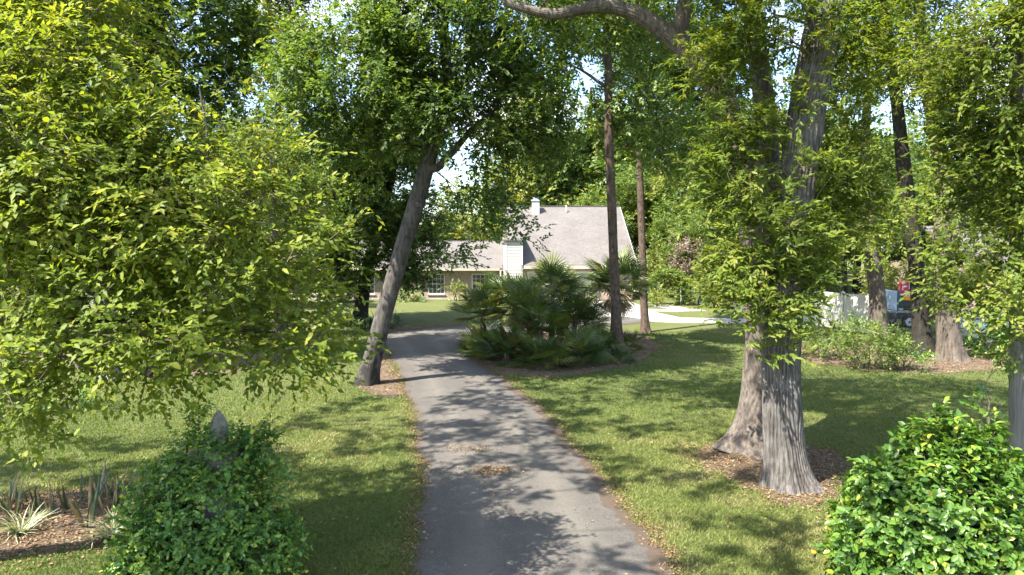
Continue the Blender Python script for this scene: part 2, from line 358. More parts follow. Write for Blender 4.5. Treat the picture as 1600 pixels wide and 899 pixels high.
def tubes(chains):
    """chains: (pts Nx3, radii N, sides) -> verts, quads"""
    V, Q, n = [], [], 0
    for pts, rad, k in chains:
        pts = np.asarray(pts, float); N = len(pts); tg = unit(np.gradient(pts, axis=0))
        ref = np.array([.31, .87, .12]) if abs(tg[0] @ [.31, .87, .12]) < .8 else np.array([.9, -.2, .1])
        u = unit(np.cross(tg, ref)); w_ = np.cross(tg, u); th = np.arange(k) * 2 * math.pi / k
        v = pts[:, None] + (np.cos(th)[None, :, None] * u[:, None] + np.sin(th)[None, :, None] * w_[:, None]) * np.asarray(rad)[:, None, None]
        i = np.arange(N - 1)[:, None] * k + np.arange(k); j = np.arange(N - 1)[:, None] * k + (np.arange(k) + 1) % k
        Q.append(np.stack([i, j, j + k, i + k], -1).reshape(-1, 4) + n); V.append(v.reshape(-1, 3)); n += N * k
    return np.vstack(V), np.vstack(Q)
def trunk_geo(path, rad, sides=40, rows=60, flare=.35, fh=.35, lobes=5, ridge=.05, nr=18, seed=1, squash=1.0, vs=1.2, gro=.55):
    """a trunk skin with furrowed relief and root flare"""
    c = catmull(path, rows); r = np.interp(np.linspace(0, 1, rows), np.linspace(0, 1, len(rad)), rad)
    tg = unit(np.gradient(c, axis=0)); u = unit(np.cross(tg, np.array([0, 1., 0.05]))); w_ = np.cross(tg, u)
    L = np.concatenate([[0], np.cumsum(np.linalg.norm(np.diff(c, axis=0), axis=1))]); th = np.arange(sides) * 2 * math.pi / sides
    T, S = np.meshgrid(th, L); tt = T / (2 * math.pi)
    warp = (vnoise(tt * 8, S * 1.3, seed, 8) - .5) * 2.2
    rd = np.abs(((tt * nr + warp + .3 * vnoise(tt * 16, S * 4, seed + 1, 16)) % 1) - .5) * 2
    rid = (rd ** gro - .6) * (0.5 + vnoise(tt * 12, S * vs * 2, seed + 2, 12))
    big = vnoise(tt * 4, S * .7, seed + 3, 4) - .5
    z = S; fl = flare * np.exp(-z / fh) * (1 + .55 * np.cos(lobes * T + seed + 1.2 * big))
    rr = r[:, None] * (1 + ridge * rid + .14 * big + fl)
    v = c[:, None] + (np.cos(T)[..., None] * u[:, None] + np.sin(T)[..., None] * w_[:, None] * squash) * rr[..., None]
    i = np.arange(rows - 1)[:, None] * sides + np.arange(sides); j = np.arange(rows - 1)[:, None] * sides + (np.arange(sides) + 1) % sides
    return v.reshape(-1, 3), np.stack([i, j, j + sides, i + sides], -1).reshape(-1, 4)

def crown_points(blobs, density, rg, shell=.45):
    """blobs: (centre, (rx,ry,rz)); returns targets, evenly spread, biased to the outside of the mass"""
    out = []
    for bl in blobs:
        c, r = bl[0], bl[1]; kf = bl[2] if len(bl) > 2 else 1.0
        r = np.array(r, float); n = max(4, int(kf * density * 4.19 * r[0] * r[1] * r[2]))
        d = unit(rg.normal(size=(n * 3, 3))); rad = shell + (1 - shell) * rg.random(n * 3) ** .6
        p = np.array(c) + d * rad[:, None] * r; out.append(p[:n])
    return np.vstack(out)
def grow(seeds, targets, rg, rtip=.006, minh=0.0, wander=.12, step=.55, expo=2.3, pathw=.3):
    """seeds: list of (pts, radii) main stems. Every target is reached by a curved branch leaving the nearest wood."""
    cap = sum(len(s[0]) for s in seeds) + len(targets) * 14 + 10
    pos = np.zeros((cap, 3)); par = np.full(cap, -1); pl = np.zeros(cap); fix = np.zeros(cap); dr = np.zeros((cap, 3)); n = 0; ok = np.zeros(cap, bool)
    for pts, rad in seeds:
        pts = np.asarray(pts, float); tg = unit(np.gradient(pts, axis=0))
        for k in range(len(pts)):
            pos[n] = pts[k]; fix[n] = rad[k]; dr[n] = tg[k]; pl[n] = 0; ok[n] = pts[k][2] >= minh; n += 1
    ns = n; base = pos[:n][ok[:n]]
    dd = np.array([np.min(np.linalg.norm(base - t, axis=1)) for t in targets]); order = np.argsort(dd)
    chains, ends, edirs = [], [], []
    for ti in order:
        t = targets[ti]; df = t - pos[:n]; d = np.linalg.norm(df, axis=1)
        cost = d + pathw * pl[:n] + np.where(ok[:n], 0, 1e6) + .5 * np.maximum(0, -df[:, 2]) - .25 * (df * dr[:n]).sum(1)
        j = int(np.argmin(cost)); dj = d[j]
        m = int(np.clip(dj / step, 2, 12)); p0 = pos[j]; dirn = (t - p0) / max(dj, 1e-6)
        p1 = p0 + dj * .38 * unit(dr[j] * .7 + dirn * .6 + np.array([0, 0, .35])); out = dirn * np.array([1, 1, .35])
        p2 = t - dj * .30 * unit(out + np.array([0, 0, .08]))
        s = np.linspace(0, 1, m + 1)[:, None]
        pts = (1 - s) ** 3 * p0 + 3 * s * (1 - s) ** 2 * p1 + 3 * s * s * (1 - s) * p2 + s ** 3 * t
        pts[1:-1] += rg.normal(size=(m - 1, 3)) * wander * dj / m
        ids = [j]; prev = j
        for k in range(1, m + 1):
            pos[n] = pts[k]; par[n] = prev; pl[n] = pl[prev] + np.linalg.norm(pts[k] - pts[k - 1]); dr[n] = unit(pts[k] - pts[k - 1]); ok[n] = True
            prev = n; ids.append(n); n += 1
        chains.append(ids); ends.append(t); edirs.append(dr[n - 1].copy())
    acc = np.zeros(n); kids = np.zeros(n, int)
    for i in range(n - 1, ns - 1, -1):
        if acc[i] == 0: acc[i] = rtip ** expo
        acc[i] += (.0012) ** expo
        if par[i] >= 0: acc[par[i]] += acc[i]
    rad = acc ** (1 / expo); ch = []
    for ids in chains:
        r = rad[ids].copy(); r[0] = r[1] * 1.12
        if fix[ids[0]] > 0: r = np.minimum(r, fix[ids[0]] * .8)
        k = 7 if r[1] > .05 else 5 if r[1] > .02 else 4 if r[1] > .012 else 3
        ch.append((pos[ids], r, k))
    return ch, np.array(ends), np.array(edirs)

def sprays(ends, dirs, rg, rc=.5, ntw=8, nleaf=9, up=.25, spread=1.0, droop=0.0, clump=.35, center=None, clumprnd=.5):
    """twigs in bunches round every branch end, leaves set alternately along each twig -> leaf frames"""
    E = len(ends); T = E * ntw
    o = np.repeat(ends, ntw, 0) + rg.normal(size=(T, 3)) * rc * clump
    d = np.repeat(dirs, ntw, 0) * .7 + unit(rg.normal(size=(T, 3))) * spread + np.array([0, 0, up])
    d = unit(d); ln = rc * rg.uniform(.55, 1.15, T)
    s = (np.arange(nleaf) + .6) / nleaf
    s = np.clip(s[None] + rg.uniform(-.04, .04, (T, nleaf)), .08, 1)
    side = unit(np.cross(d, np.array([0, 0, 1.]) + rg.normal(size=(T, 3)) * .25)); upv = np.cross(side, d)
    sgn = np.where(np.arange(nleaf) % 2 == 0, 1., -1.)[None, :, None]
    sag = np.zeros((T, nleaf, 3)); sag[..., 2] = -droop * (s ** 2) * ln[:, None]
    pos = o[:, None] + d[:, None] * (s * ln[:, None])[..., None] + sag
    al = rg.uniform(.45, .95, (T, nleaf, 1)) * (1 - .55 * s[..., None] ** 3)
    ld = unit(d[:, None] * .75 + side[:, None] * sgn * al + rg.normal(size=(T, nleaf, 3)) * .28 + np.array([0, 0, -.12 - droop * .5]))
    nn = unit(upv[:, None] * .9 + np.array([0, 0, .45]) + rg.normal(size=(T, nleaf, 3)) * .42)
    nn = unit(nn - (nn * ld).sum(-1, keepdims=True) * ld)
    cr_ = np.repeat(rg.random(E), ntw)[:, None]; tw = rg.random((T, 1))
    rnd = clumprnd * (.6 * cr_ + .4 * tw) + (1 - clumprnd) * rg.random((T, nleaf))
    rnd = np.clip((rnd - .5) * 1.25 + .42 + .16 * s, 0, 1)
    twigs = (o, d, ln, droop)
    return pos.reshape(-1, 3), ld.reshape(-1, 3), nn.reshape(-1, 3), rnd.ravel(), twigs
def face_out(pos, ld, nn, ctr, k):
    """leaf faces of a real crown turn outward and to the light"""
    o = unit(pos - np.asarray(ctr, float)) * .7 + np.array(SUNV) * .5
    nn = unit(nn * (1 - k) + unit(o) * k); return unit(nn - (nn * ld).sum(1, keepdims=True) * ld)
def leafgeo(pos, ld, nn, ln, wd, full=False, fold=.25):
    """a folded leaf blade per frame: diamond (2 triangles) or six-cornered (2 quads)"""
    sd = np.cross(ld, nn); N = len(pos); ln = np.broadcast_to(ln, N)[:, None]; wd = np.broadcast_to(wd, N)[:, None]; h = nn * wd * fold
    if not full:
        mid = pos + ld * ln * .45
        v = np.stack([pos, mid + sd * wd + h, pos + ld * ln - nn * ln * .08, mid - sd * wd + h], 1).reshape(-1, 3)
        b_ = np.arange(N)[:, None] * 4
        f = np.vstack([b_ + np.array([0, 1, 2]), b_ + np.array([0, 2, 3])]); return v, f, 4
    a, c = pos + ld * ln * .26, pos + ld * ln * .66
    v = np.stack([pos, a + sd * wd * .86 + h, c + sd * wd * .82 + h * .7, pos + ld * ln - nn * ln * .12, c - sd * wd * .82 + h * .7, a - sd * wd * .86 + h], 1).reshape(-1, 3)
    b_ = np.arange(N)[:, None] * 6
    return v, np.vstack([b_ + np.array([0, 1, 2, 3]), b_ + np.array([0, 3, 4, 5])]), 6
def twig_chains(tw, frac, rg, r=.003):
    o, d, ln, dp = tw; k = rg.random(len(o)) < frac; o, d, ln = o[k], d[k], ln[k]
    N = len(o); a = o - d * ln[:, None] * .3; b_ = o + d * ln[:, None] * .9; b_[:, 2] -= dp * ln * .8
    m_ = (a + b_) / 2; m_[:, 2] += dp * ln * .1
    th = np.arange(3) * 2 * math.pi / 3; u = unit(np.cross(d, [0.2, .1, 1.])); w_ = np.cross(d, u)
    ring = (np.cos(th)[None, :, None] * u[:, None] + np.sin(th)[None, :, None] * w_[:, None])
    v = np.stack([a[:, None] + ring * r * 1.6, m_[:, None] + ring * r * 1.1, b_[:, None] + ring * r * .5], 1).reshape(-1, 3)
    bse = np.arange(N)[:, None] * 9; q = []
    for s_ in (0, 3):
        for k_ in range(3): q.append(bse + np.array([s_ + k_, s_ + (k_ + 1) % 3, s_ + 3 + (k_ + 1) % 3, s_ + 3 + k_]))
    return v, np.vstack(q)
LEAF_PROTO = {}
def leaf_parts(parent, base, pos, ld, nn, rnd, ln, wd, mat, count=300):
    """the largest-showing leaves become objects of their own; returns the mask of leaves left in the mass"""
    cp = np.array([0, 0, CH]); d = np.linalg.norm(pos - cp, axis=1)
    u = pos[:, 0] / pos[:, 1] * F + 800; v = HOR - (pos[:, 2] - CH) / pos[:, 1] * F
    vis = (pos[:, 1] > 1) & (u > 0) & (u < 1600) & (v > 0) & (v < 899)
    ln = np.broadcast_to(ln, len(pos)); wd = np.broadcast_to(wd, len(pos))
    score = np.where(vis, ln / d, 0); idx = np.argsort(-score)[:count]
    for i in idx:
        k = min(7, int(rnd[i] * 8)); key = (mat, k)
        if key not in LEAF_PROTO:
            v_, f_, _ = leafgeo(np.zeros((1, 3)), np.array([[1., 0, 0]]), np.array([[0, 0, 1.]]), 1.0, .24, True)
            LEAF_PROTO[key] = npmesh('leaf', v_, f_, mat, np.full(6, (k + .5) / 8))
        x, z = ld[i], nn[i]; y = np.cross(z, x)
        o = bpy.data.objects.new('leaf', LEAF_PROTO[key]); COL.objects.link(o); o.parent = parent
        L = ln[i]; W = wd[i] / .24
        mm = Matrix(((x[0] * L, y[0] * W, z[0] * W, pos[i][0] - base[0]), (x[1] * L, y[1] * W, z[1] * W, pos[i][1] - base[1]), (x[2] * L, y[2] * W, z[2] * W, pos[i][2] - base[2]), (0, 0, 0, 1)))
        o.matrix_local = mm
    keep = np.ones(len(pos), bool); keep[idx] = False
    return keep

def make_tree(name, label, base, stems, blobs, bark, leaf, seed, dens=1.0, rc=.6, ntw=8, nleaf=9, ll=.07, lw=.016, full=False, up=.25, droop=.1, spread=1.0,
              minh=1.5, trunk_kw=None, group=None, cat='tree', rtip=.006, parts=0, twf=0.0, shell=.45, cname='crown', clump=.35, pathw=.3, step=.55, tname='trunk', clumprnd=.5, out=.3, ctr=None):
    """stems: list of (pts, radii, bark or None). Thing > trunk(s), branches, crown (> leaf)"""
    rg = np.random.default_rng(seed); base = np.asarray(base, float)
    t = thing(name, label, cat, base, group)
    seeds = []
    for k, s in enumerate(stems):
        pts, rad = s[0], s[1]; bk = s[2] if len(s) > 2 else bark; kw = dict(trunk_kw or {}); kw.update(s[3] if len(s) > 3 else {})
        kw.setdefault('seed', seed + k * 5)
        v, q = trunk_geo(np.asarray(pts, float) - base, rad, **kw)
        obj(s[4] if len(s) > 4 else tname, npmesh(name + '_trunk', v, q, bk, smooth=True), t)
        c = catmull(pts, max(12, 2 * len(pts))); seeds.append((c, np.interp(np.linspace(0, 1, len(c)), np.linspace(0, 1, len(rad)), rad)))
    tg = crown_points(blobs, dens, rg, shell)
    ch, ends, dirs = grow(seeds, tg, rg, rtip, minh, pathw=pathw, step=step)
    v, q = tubes(ch); 
    pos, ld, nn, rnd, tw = sprays(ends, dirs, rg, rc, ntw, nleaf, up, spread, droop, clump, clumprnd=clumprnd)
    if twf > 0:
        v2, q2 = twig_chains(tw, twf, rg); q = np.vstack([q, q2 + len(v)]); v = np.vstack([v, v2])
    obj('branches', npmesh(name + '_branches', v - base, q, bark, smooth=True), t)['kind'] = 'stuff'
    nn = face_out(pos, ld, nn, np.mean(ends, 0) if ctr is None else ctr, out)
    L = ll * rg.uniform(.65, 1.25, len(pos)); W = lw * rg.uniform(.75, 1.2, len(pos)) * L / ll
    okk = pos[:, 2] > .12; pos, ld, nn, rnd, L, W = pos[okk], ld[okk], nn[okk], rnd[okk], L[okk], W[okk]
    cro = obj(cname, None, t) if False else None
    keep = np.ones(len(pos), bool); crown = bpy.data.objects.new(cname, bpy.data.meshes.new(cname)); link(crown, t)
    if parts: keep = leaf_parts(crown, base, pos, ld, nn, rnd, L, W, leaf, parts)
    v, f, k = leafgeo(pos[keep] - base, ld[keep], nn[keep], L[keep], W[keep], full)
    crown.data = npmesh(name + '_crown', v, f, leaf, np.repeat(rnd[keep], k)); crown['kind'] = 'stuff'
    return t
def px_path(spec, d):
    """(px, py[, depth]) -> points; the first lies on the ground"""
    out = []
    for s in spec: out.append(P(s[0], s[1], s[2] if len(s) > 2 else d))
    return np.array(out)
def copy_tree(o, loc, rz, scale, label=None):
    c = o.copy(); COL.objects.link(c); c.location = loc; c.rotation_euler = (0, 0, rz); c.scale = (scale,) * 3
    if label: c['label'] = label
    for ch in list(o.children):
        k = ch.copy(); COL.objects.link(k); k.parent = c
    return c

# ================================================================== THE SETTING
# ground: one lawn sheet to the horizon
v = []; 
gx = np.array([-900, -120, -40, -20, 0, 20, 40, 120, 900.]); gy = np.array([-300, -20, 0, 20, 40, 60, 120, 300, 1500.])
X, Y = np.meshgrid(gx, gy); v = np.stack([X, Y, np.zeros_like(X)], -1).reshape(-1, 3); k = len(gx)
i = (np.arange(len(gy) - 1)[:, None] * k + np.arange(k - 1)).reshape(-1)
structure('lawn', npmesh('lawn', v, np.stack([i, i + 1, i + k + 1, i + k], -1), 'lawn'))

def smooth_edge(pts, n, jit, seed):
    c = catmull(np.array([list(p) + [0] for p in pts]), n)[:, :2]; g = np.random.default_rng(seed)
    t = np.linspace(0, n / 5, n); c[:, 0] += (vnoise(t, t * 0 + .5, seed) - .5) * jit * 2 + g.normal(size=n) * jit * .25
    c[:, 1] += (vnoise(t + 9, t * 0 + .5, seed + 1) - .5) * jit; return c
dl = [(-1.45, 4.0)] + [tuple(XY(*p)) for p in [(648, 899), (658, 800), (655, 720), (645, 655), (633, 605), (612, 565), (596, 535)]] + [(-6.3, 33.0), (-4.4, 35.2), (-.5, 37.0), (3.2, 38.9), (6.2, 41.5)]
drr = [(2.35, 4.0)] + [tuple(XY(*p)) for p in [(1065, 899), (1000, 822), (930, 735), (862, 655), (800, 600), (757, 570), (733, 549)]] + [(-2.1, 29.6), (-.9, 31.9), (2.0, 34.0), (5.2, 36.2), (8.0, 38.3)]
n_e = 220
L_, R_ = smooth_edge(dl, n_e, .17, 3), smooth_edge(drr, n_e, .17, 5)
s = np.linspace(0, 1, 7)[None, :, None]; gr = L_[:, None] * (1 - s) + R_[:, None] * s
crownz = .012 + .05 * (1 - (2 * s[..., 0] - 1) ** 2)
v = np.concatenate([gr, np.broadcast_to(crownz[..., None], gr.shape[:2] + (1,))], -1).reshape(-1, 3)
i = (np.arange(n_e - 1)[:, None] * 7 + np.arange(6)).reshape(-1)
structure('driveway', npmesh('driveway', v, np.stack([i, i + 1, i + 8, i + 7], -1), 'asphalt', smooth=True))
ac = bpy.data.meshes['driveway'].attributes.new('across', 'FLOAT', 'POINT'); ac.data.foreach_set('value', np.tile(np.linspace(0, 1, 7), n_e).astype(np.float32))
drive_poly = np.vstack([L_, R_[::-1]])
def sheet(name, poly, z, mat, jit=0.0, n=None, seed=1):
    p = np.array([list(q[:2]) for q in poly], float)
    if jit:
        q = np.vstack([p, p[:1]]); p = catmull(np.hstack([q, np.zeros((len(q), 1))]), n or 90)[:-1, :2]
        t = np.linspace(0, len(p) / 2.5, len(p)); nrm = unit(p - p.mean(0)); p = p + nrm * ((vnoise(t, t * 0 + .3, seed) - .5) * jit * 2)[:, None]
    c = p.mean(0); v = np.vstack([np.hstack([p, np.full((len(p), 1), z)]), [[c[0], c[1], z]]]); k = len(p)
    f = np.array([[a, (a + 1) % k, k] for a in range(k)])
    structure(name, npmesh(name, v, f, mat)); return p
def slab(name, poly, z, mat):
    mb = MB(); p = [(q[0], q[1], -.05) for q in poly]; mb.prism(p, (0, 0, .05 + z)); o = mb.build(name, mat); o['kind'] = 'structure'; return np.array([q[:2] for q in poly])
pave1 = slab('concrete_apron', [(5.3, 40.2), (7.2, 38.6), (9.0, 37.7), (13.2, 37.5), (19.5, 38.0), (19.5, 40.0), (13.5, 39.6), (9.9, 40.3), (9.2, 43.0), (9.0, 52.3), (1.0, 52.3), (2.6, 44.5)], .03, 'concrete')
walk = slab('garden_path', [(9.1, 44.6), (10.6, 44.0), (12.6, 44.6), (12.0, 46.4), (11.1, 48.2), (11.2, 51.5), (10.0, 51.5), (9.9, 48.4), (10.6, 46.2), (10.2, 45.4), (9.05, 45.7)], .045, 'concrete')
beds = {}
beds['palm'] = sheet('palmetto_bed', [XY(735, 555), XY(770, 580), XY(840, 590), XY(930, 582), XY(1000, 566), XY(1025, 540), XY(985, 518), XY(880, 512), XY(760, 515), XY(728, 530)], .008, 'mulch', .35, 100, 2)
beds['oak'] = sheet('oak_bed', [XY(1085, 702), XY(1120, 690), XY(1180, 690), XY(1290, 700), XY(1320, 740), XY(1300, 785), XY(1230, 790), XY(1150, 752), XY(1090, 728)], .008, 'mulch', .25, 100, 5)
beds['left'] = sheet('flower_bed', [(-7.6, 8.9), XY(20, 872), XY(110, 862), XY(200, 838), XY(250, 800), XY(225, 757), XY(100, 768), XY(0, 780), (-8.4, 11.2)], .008, 'mulch', .15, 100, 9)
beds['right'] = sheet('shrub_bed', [XY(1235, 565), XY(1300, 573), XY(1420, 584), XY(1540, 582), (22, 22), (24, 28), XY(1500, 545), XY(1330, 540), XY(1240, 545)], .008, 'mulch', .4, 100, 11)
beds['lean'] = sheet('verge_litter_patch', [XY(560, 606), XY(600, 622), XY(632, 612), XY(612, 570), XY(600, 545), XY(575, 575)], .008, 'mulch', .12, 60, 13)
beds['farlean'] = sheet('bend_litter_patch', [(-7.2, 34.8), (-5.0, 36.6), (-2.5, 37.3), (-3.5, 36.3), (-5.2, 34.9), (-6.6, 33.2)], .008, 'mulch', .15, 60, 15)
beds['farleft'] = sheet('palmetto_mulch', [(-16, 22.5), (-10.5, 22.0), (-9.0, 23.2), (-10, 27), (-18, 28), (-20, 24)], .008, 'mulch', .4, 90, 17)

# grass blades over the lawn in view, denser near the camera (one mass)
rg = np.random.default_rng(21)
N = 500000; u_ = rg.random(N)
yy = 7.0 / (1 - u_ * (1 - 7.0 / 34.0)) ; yy = 7.0 * (34.0 / 7.0) ** (u_ ** .9)
xx = rg.uniform(-.80, .80, N) * yy
pt = np.stack([xx, yy], 1)
bad = inpoly(pt, drive_poly) & (edgedist(pt, drive_poly) > .02 + .16 * vnoise(xx * 2.3, yy * 2.3, 14) ** 2)
for kx, bp in beds.items():
    ins = inpoly(pt, bp); dd_ = np.zeros(N); dd_[ins] = edgedist(pt[ins], bp)
    bad |= ins & (rg.random(N) < np.clip(.45 + dd_ / .5, 0, .985))
thin = vnoise(xx * .55, yy * .55, 4)
bad |= rg.random(N) < np.clip((thin - .62) * 2.2, 0, .6)
pt = pt[~bad]; N = len(pt); print('grass', N)
hgt = rg.uniform(.022, .058, N) * (.9 + pt[:, 1] * .012); wdt = .0035 + pt[:, 1] * .00042
an = rg.uniform(0, 2 * math.pi, N); ln_ = rg.normal(size=(N, 2)) * hgt[:, None] * .75
b0 = np.stack([pt[:, 0] - np.cos(an) * wdt, pt[:, 1] - np.sin(an) * wdt, np.zeros(N)], 1)
b1 = np.stack([pt[:, 0] + np.cos(an) * wdt, pt[:, 1] + np.sin(an) * wdt, np.zeros(N)], 1)
b2 = np.stack([pt[:, 0] + ln_[:, 0], pt[:, 1] + ln_[:, 1], hgt], 1)
tone = np.clip(-.12 + .72 * vnoise(pt[:, 0] * .35 + 3, pt[:, 1] * .35, 8) + .36 * vnoise(pt[:, 0] * 1.7, pt[:, 1] * 1.7 + 4, 9) + .28 * rg.random(N), 0, 1)
go = obj('grass', npmesh('grass', np.stack([b0, b1, b2], 1).reshape(-1, 3), np.arange(N * 3).reshape(-1, 3), 'grass', np.repeat(tone, 3)))
go['kind'] = 'stuff'; tag(go, 'short mown green grass over the front lawn', 'grass')

# fallen leaves
def scatter_litter(name, pts, label, size=.05, seed=1, zb=.014, parent=None):
    g = np.random.default_rng(seed); N = len(pts); a = g.uniform(0, 2 * math.pi, N)
    ld = unit(np.stack([np.cos(a), np.sin(a), g.normal(size=N) * .22], 1)); nn = unit(np.stack([g.normal(size=N) * .3, g.normal(size=N) * .3, np.ones(N)], 1))
    nn = unit(nn - (nn * ld).sum(1, keepdims=True) * ld); L = size * g.uniform(.5, 1.4, N)
    p = np.hstack([pts, (zb + g.random((N, 1)) * .02)]) if pts.shape[1] == 2 else pts
    v, f, k = leafgeo(p, ld, nn, L, L * .26)
    o = obj(name, npmesh(name, v, f, 'litter', np.repeat(g.random(N), k))); o['kind'] = 'stuff'; tag(o, label, 'leaf litter'); return o
g = np.random.default_rng(31); pts = []
for e, sg in ((L_, -1), (R_, 1)):
    kk = g.integers(0, n_e - 45, 9000); q = e[kk] + (e[np.minimum(kk + 1, n_e - 1)] - e[kk]) * g.random((9000, 1)); q[:, 0] += g.normal(size=9000) * .10 + sg * .06; q[:, 1] += g.normal(size=9000) * .05; pts.append(q)
scatter_litter('edge_litter', np.vstack(pts), 'dry brown leaf litter strewn along both driveway edges', .034, 1)
def fill(poly, n, seed):
    g = np.random.default_rng(seed); lo, hi = np.min(poly, 0), np.max(poly, 0); q = g.uniform(lo - .5, hi + .5, (n * 2, 2)); ins = inpoly(q, poly)
    far = edgedist(q, poly); return q[ins | (g.random(len(q)) < .5 * np.exp(-far / .22))][:n]
scatter_litter('palmetto_litter', fill(beds['palm'], 7000, 2), 'dry brown leaves on the ground round the palmetto clump', .075, 2)
scatter_litter('oak_litter', fill(beds['oak'], 6500, 3), 'dry tan leaves round the base of the twin oak', .05, 3)
scatter_litter('bed_litter', fill(beds['left'], 6500, 4), 'pale dry leaves and chips over the flower bed', .05, 4)
scatter_litter('shrub_litter', fill(beds['right'], 6000, 5), 'brown leaf litter under the shrubs by the fences', .08, 5)
scatter_litter('verge_litter', np.vstack([fill(beds['lean'], 1600, 6), fill(beds['farlean'], 1500, 7)]), 'brown leaf litter on the verge beside the leaning oak', .07, 6)
pts = np.vstack([np.array(XY(735, 706)) + g.normal(size=(260, 2)) * [.34, .13], np.array(XY(770, 741)) + g.normal(size=(560, 2)) * [.22, .15], np.array(XY(720, 745)) + g.normal(size=(160, 2)) * [.6, .4], np.stack([g.uniform(-1.5, 2.2, 420), g.uniform(8.5, 24, 420)], 1)])
scatter_litter('drive_litter', pts, 'two small drifts of brown leaves on the driveway asphalt', .042, 8, .066)
q = np.stack([g.uniform(-.7, .7, 9000), np.zeros(9000)], 1); q[:, 1] = 7.5 * (28 / 7.5) ** g.random(9000); q[:, 0] *= q[:, 1]
tn = vnoise(q[:, 0] * .5, q[:, 1] * .5, 12); q = q[(g.random(9000) < np.clip(tn * 1.4 - .60, 0.02, 1))]
scatter_litter('lawn_litter', q, 'scattered tan leaves lying in the lawn', .045, 9, .045)

# ================================================================== HOUSE
house = thing('house', 'brick house with grey shingle roof and attached garage beyond the lawn', 'house', (0, 54, 0))
HB = np.array([0, 54., 0])
def hp(mb, name, mat, parent=None, **k):
    mb.v = [x - HB for x in mb.v] if parent is house or parent is None else [x - HB for x in mb.v]
    return mb.build(name, mat, parent or house, **k)
WX0, WX1, WY = -28.0, -.65, 54.6
# left wing wall with window openings
wins = [(P(669, 430, WY)[0], P(695, 430, WY)[0], .42, 2.02), (P(737, 430, WY)[0], P(764, 430, WY)[0], .42, 2.02)] + [(x, x + 1.35, .42, 2.02) for x in (-12.2, -16.5, -21, -25)]
wins.sort()
mb = MB(); x = WX0
for (a, b_, z0, z1) in wins:
    mb.box((x, WY, 0.12), (a, WY + .2, 2.45)); mb.box((a, WY, .12), (b_, WY + .2, z0)); mb.box((a, WY, z1), (b_, WY + .2, 2.45)); x = b_
mb.box((x, WY, .12), (WX1, WY + .2, 2.45)); mb.box((WX0, WY + .2, .12), (WX0 + .2, 66, 2.45)); mb.box((WX0 + .2, 65.8, .12), (WX1, 66, 2.45))
hp(mb, 'brick_wall', 'brick', uvxz=True)
hp(MB().box((WX0 - .05, WY - .06, -.05), (WX1, WY + .3, .12)), 'foundation', 'concrete')
for (a, b_, z0, z1) in wins:
    wi = hp(MB().box((a, WY + .10, z0), (b_, WY + .12, z1)), 'window', 'glass')
    f = MB(); fw = .07
    f.box((a, WY - .015, z0), (a + fw, WY + .1, z1)); f.box((b_ - fw, WY - .015, z0), (b_, WY + .1, z1)); f.box((a + fw, WY - .015, z1 - fw), (b_ - fw, WY + .1, z1)); f.box((a + fw, WY - .015, z0), (b_ - fw, WY + .1, z0 + fw))
    hp(f, 'frame', 'white_trim', wi)
    s_ = MB(); zm = (z0 + z1) / 2; s_.box((a + fw, WY + .02, zm - .03), (b_ - fw, WY + .095, zm + .03)); hp(s_, 'sash_rail', 'white_trim', wi)
    mu = MB()
    for k in range(1, 4): xx_ = a + (b_ - a) * k / 4; mu.box((xx_ - .016, WY + .05, z0 + fw), (xx_ + .016, WY + .093, z1 - fw))
    for zz in (z0 + (zm - z0) * .5, zm + (z1 - zm) * .5): mu.box((a + fw, WY + .048, zz - .016), (b_ - fw, WY + .091, zz + .016))
    hp(mu, 'muntins', 'white_trim', wi)
    hp(MB().box((a - .06, WY - .09, z0 - .09), (b_ + .06, WY - .005, z0 - .003)), 'sill', 'concrete', wi)
def roof_gable(x0, x1, y0, y1, ze, zr, th=.14):
    ym = (y0 + y1) / 2; mb = MB()
    mb.prism([(x0, y0, ze), (x0, ym, zr), (x0, ym, zr - th), (x0, y0, ze - th)], (x1 - x0, 0, 0))
    mb.prism([(x0, ym + .002, zr), (x0, y1, ze), (x0, y1, ze - th), (x0, ym + .002, zr - th)], (x1 - x0, 0, 0)); return mb
hp(roof_gable(WX0 - .5, WX1 + .1, 53.95, 66.6, 2.50, 4.66), 'wing_roof', 'shingle', uvxz=True)
hp(MB().box((WX0 - .5, 53.86, 2.30), (WX1 - .32, 53.945, 2.47)), 'gutter', 'cream_trim')
hp(MB().box((WX0 - .3, 53.95, 2.30), (WX1, WY + .15, 2.34)), 'soffit', 'white_trim')
hp(MB().box((WX0 - .5, 60.15, 4.64), (WX1, 60.40, 4.70)), 'ridge_cap', 'shingle', uvxz=True)
# garage block
GX0, GX1, GY = -.65, 9.35, 53.6
gd = (1.3, 6.6)
mb = MB(); mb.box((GX0, GY, .05), (gd[0], GY + .22, 2.6)); mb.box((gd[0], GY, 2.12), (gd[1], GY + .22, 2.6)); mb.box((gd[1], GY, .05), (GX1, GY + .22, 2.6)); mb.box((GX1 - .22, GY + .22, .05), (GX1, 70, 2.6))
hp(mb, 'garage_wall', 'brick', uvxz=True)
doo = hp(MB().box((gd[0], GY + .14, .03), (gd[1], GY + .18, 2.12)), 'garage_door', 'garage')
nx, nz_ = 8, 4; cw, ch_ = (gd[1] - gd[0]) / nx, 2.09 / nz_
pm = MB().box((-cw / 2 + .06, -.02, -ch_ / 2 + .06), (cw / 2 - .06, 0, ch_ / 2 - .06)).build('panel', 'garage', doo)
first = True
for a in range(nx):
    for b_ in range(nz_):
        o_ = pm if first else pm.copy()
        if not first: link(o_, doo)
        first = False; o_.location = (gd[0] + cw * (a + .5), GY + .138 - HB[1], .03 + ch_ * (b_ + .5))
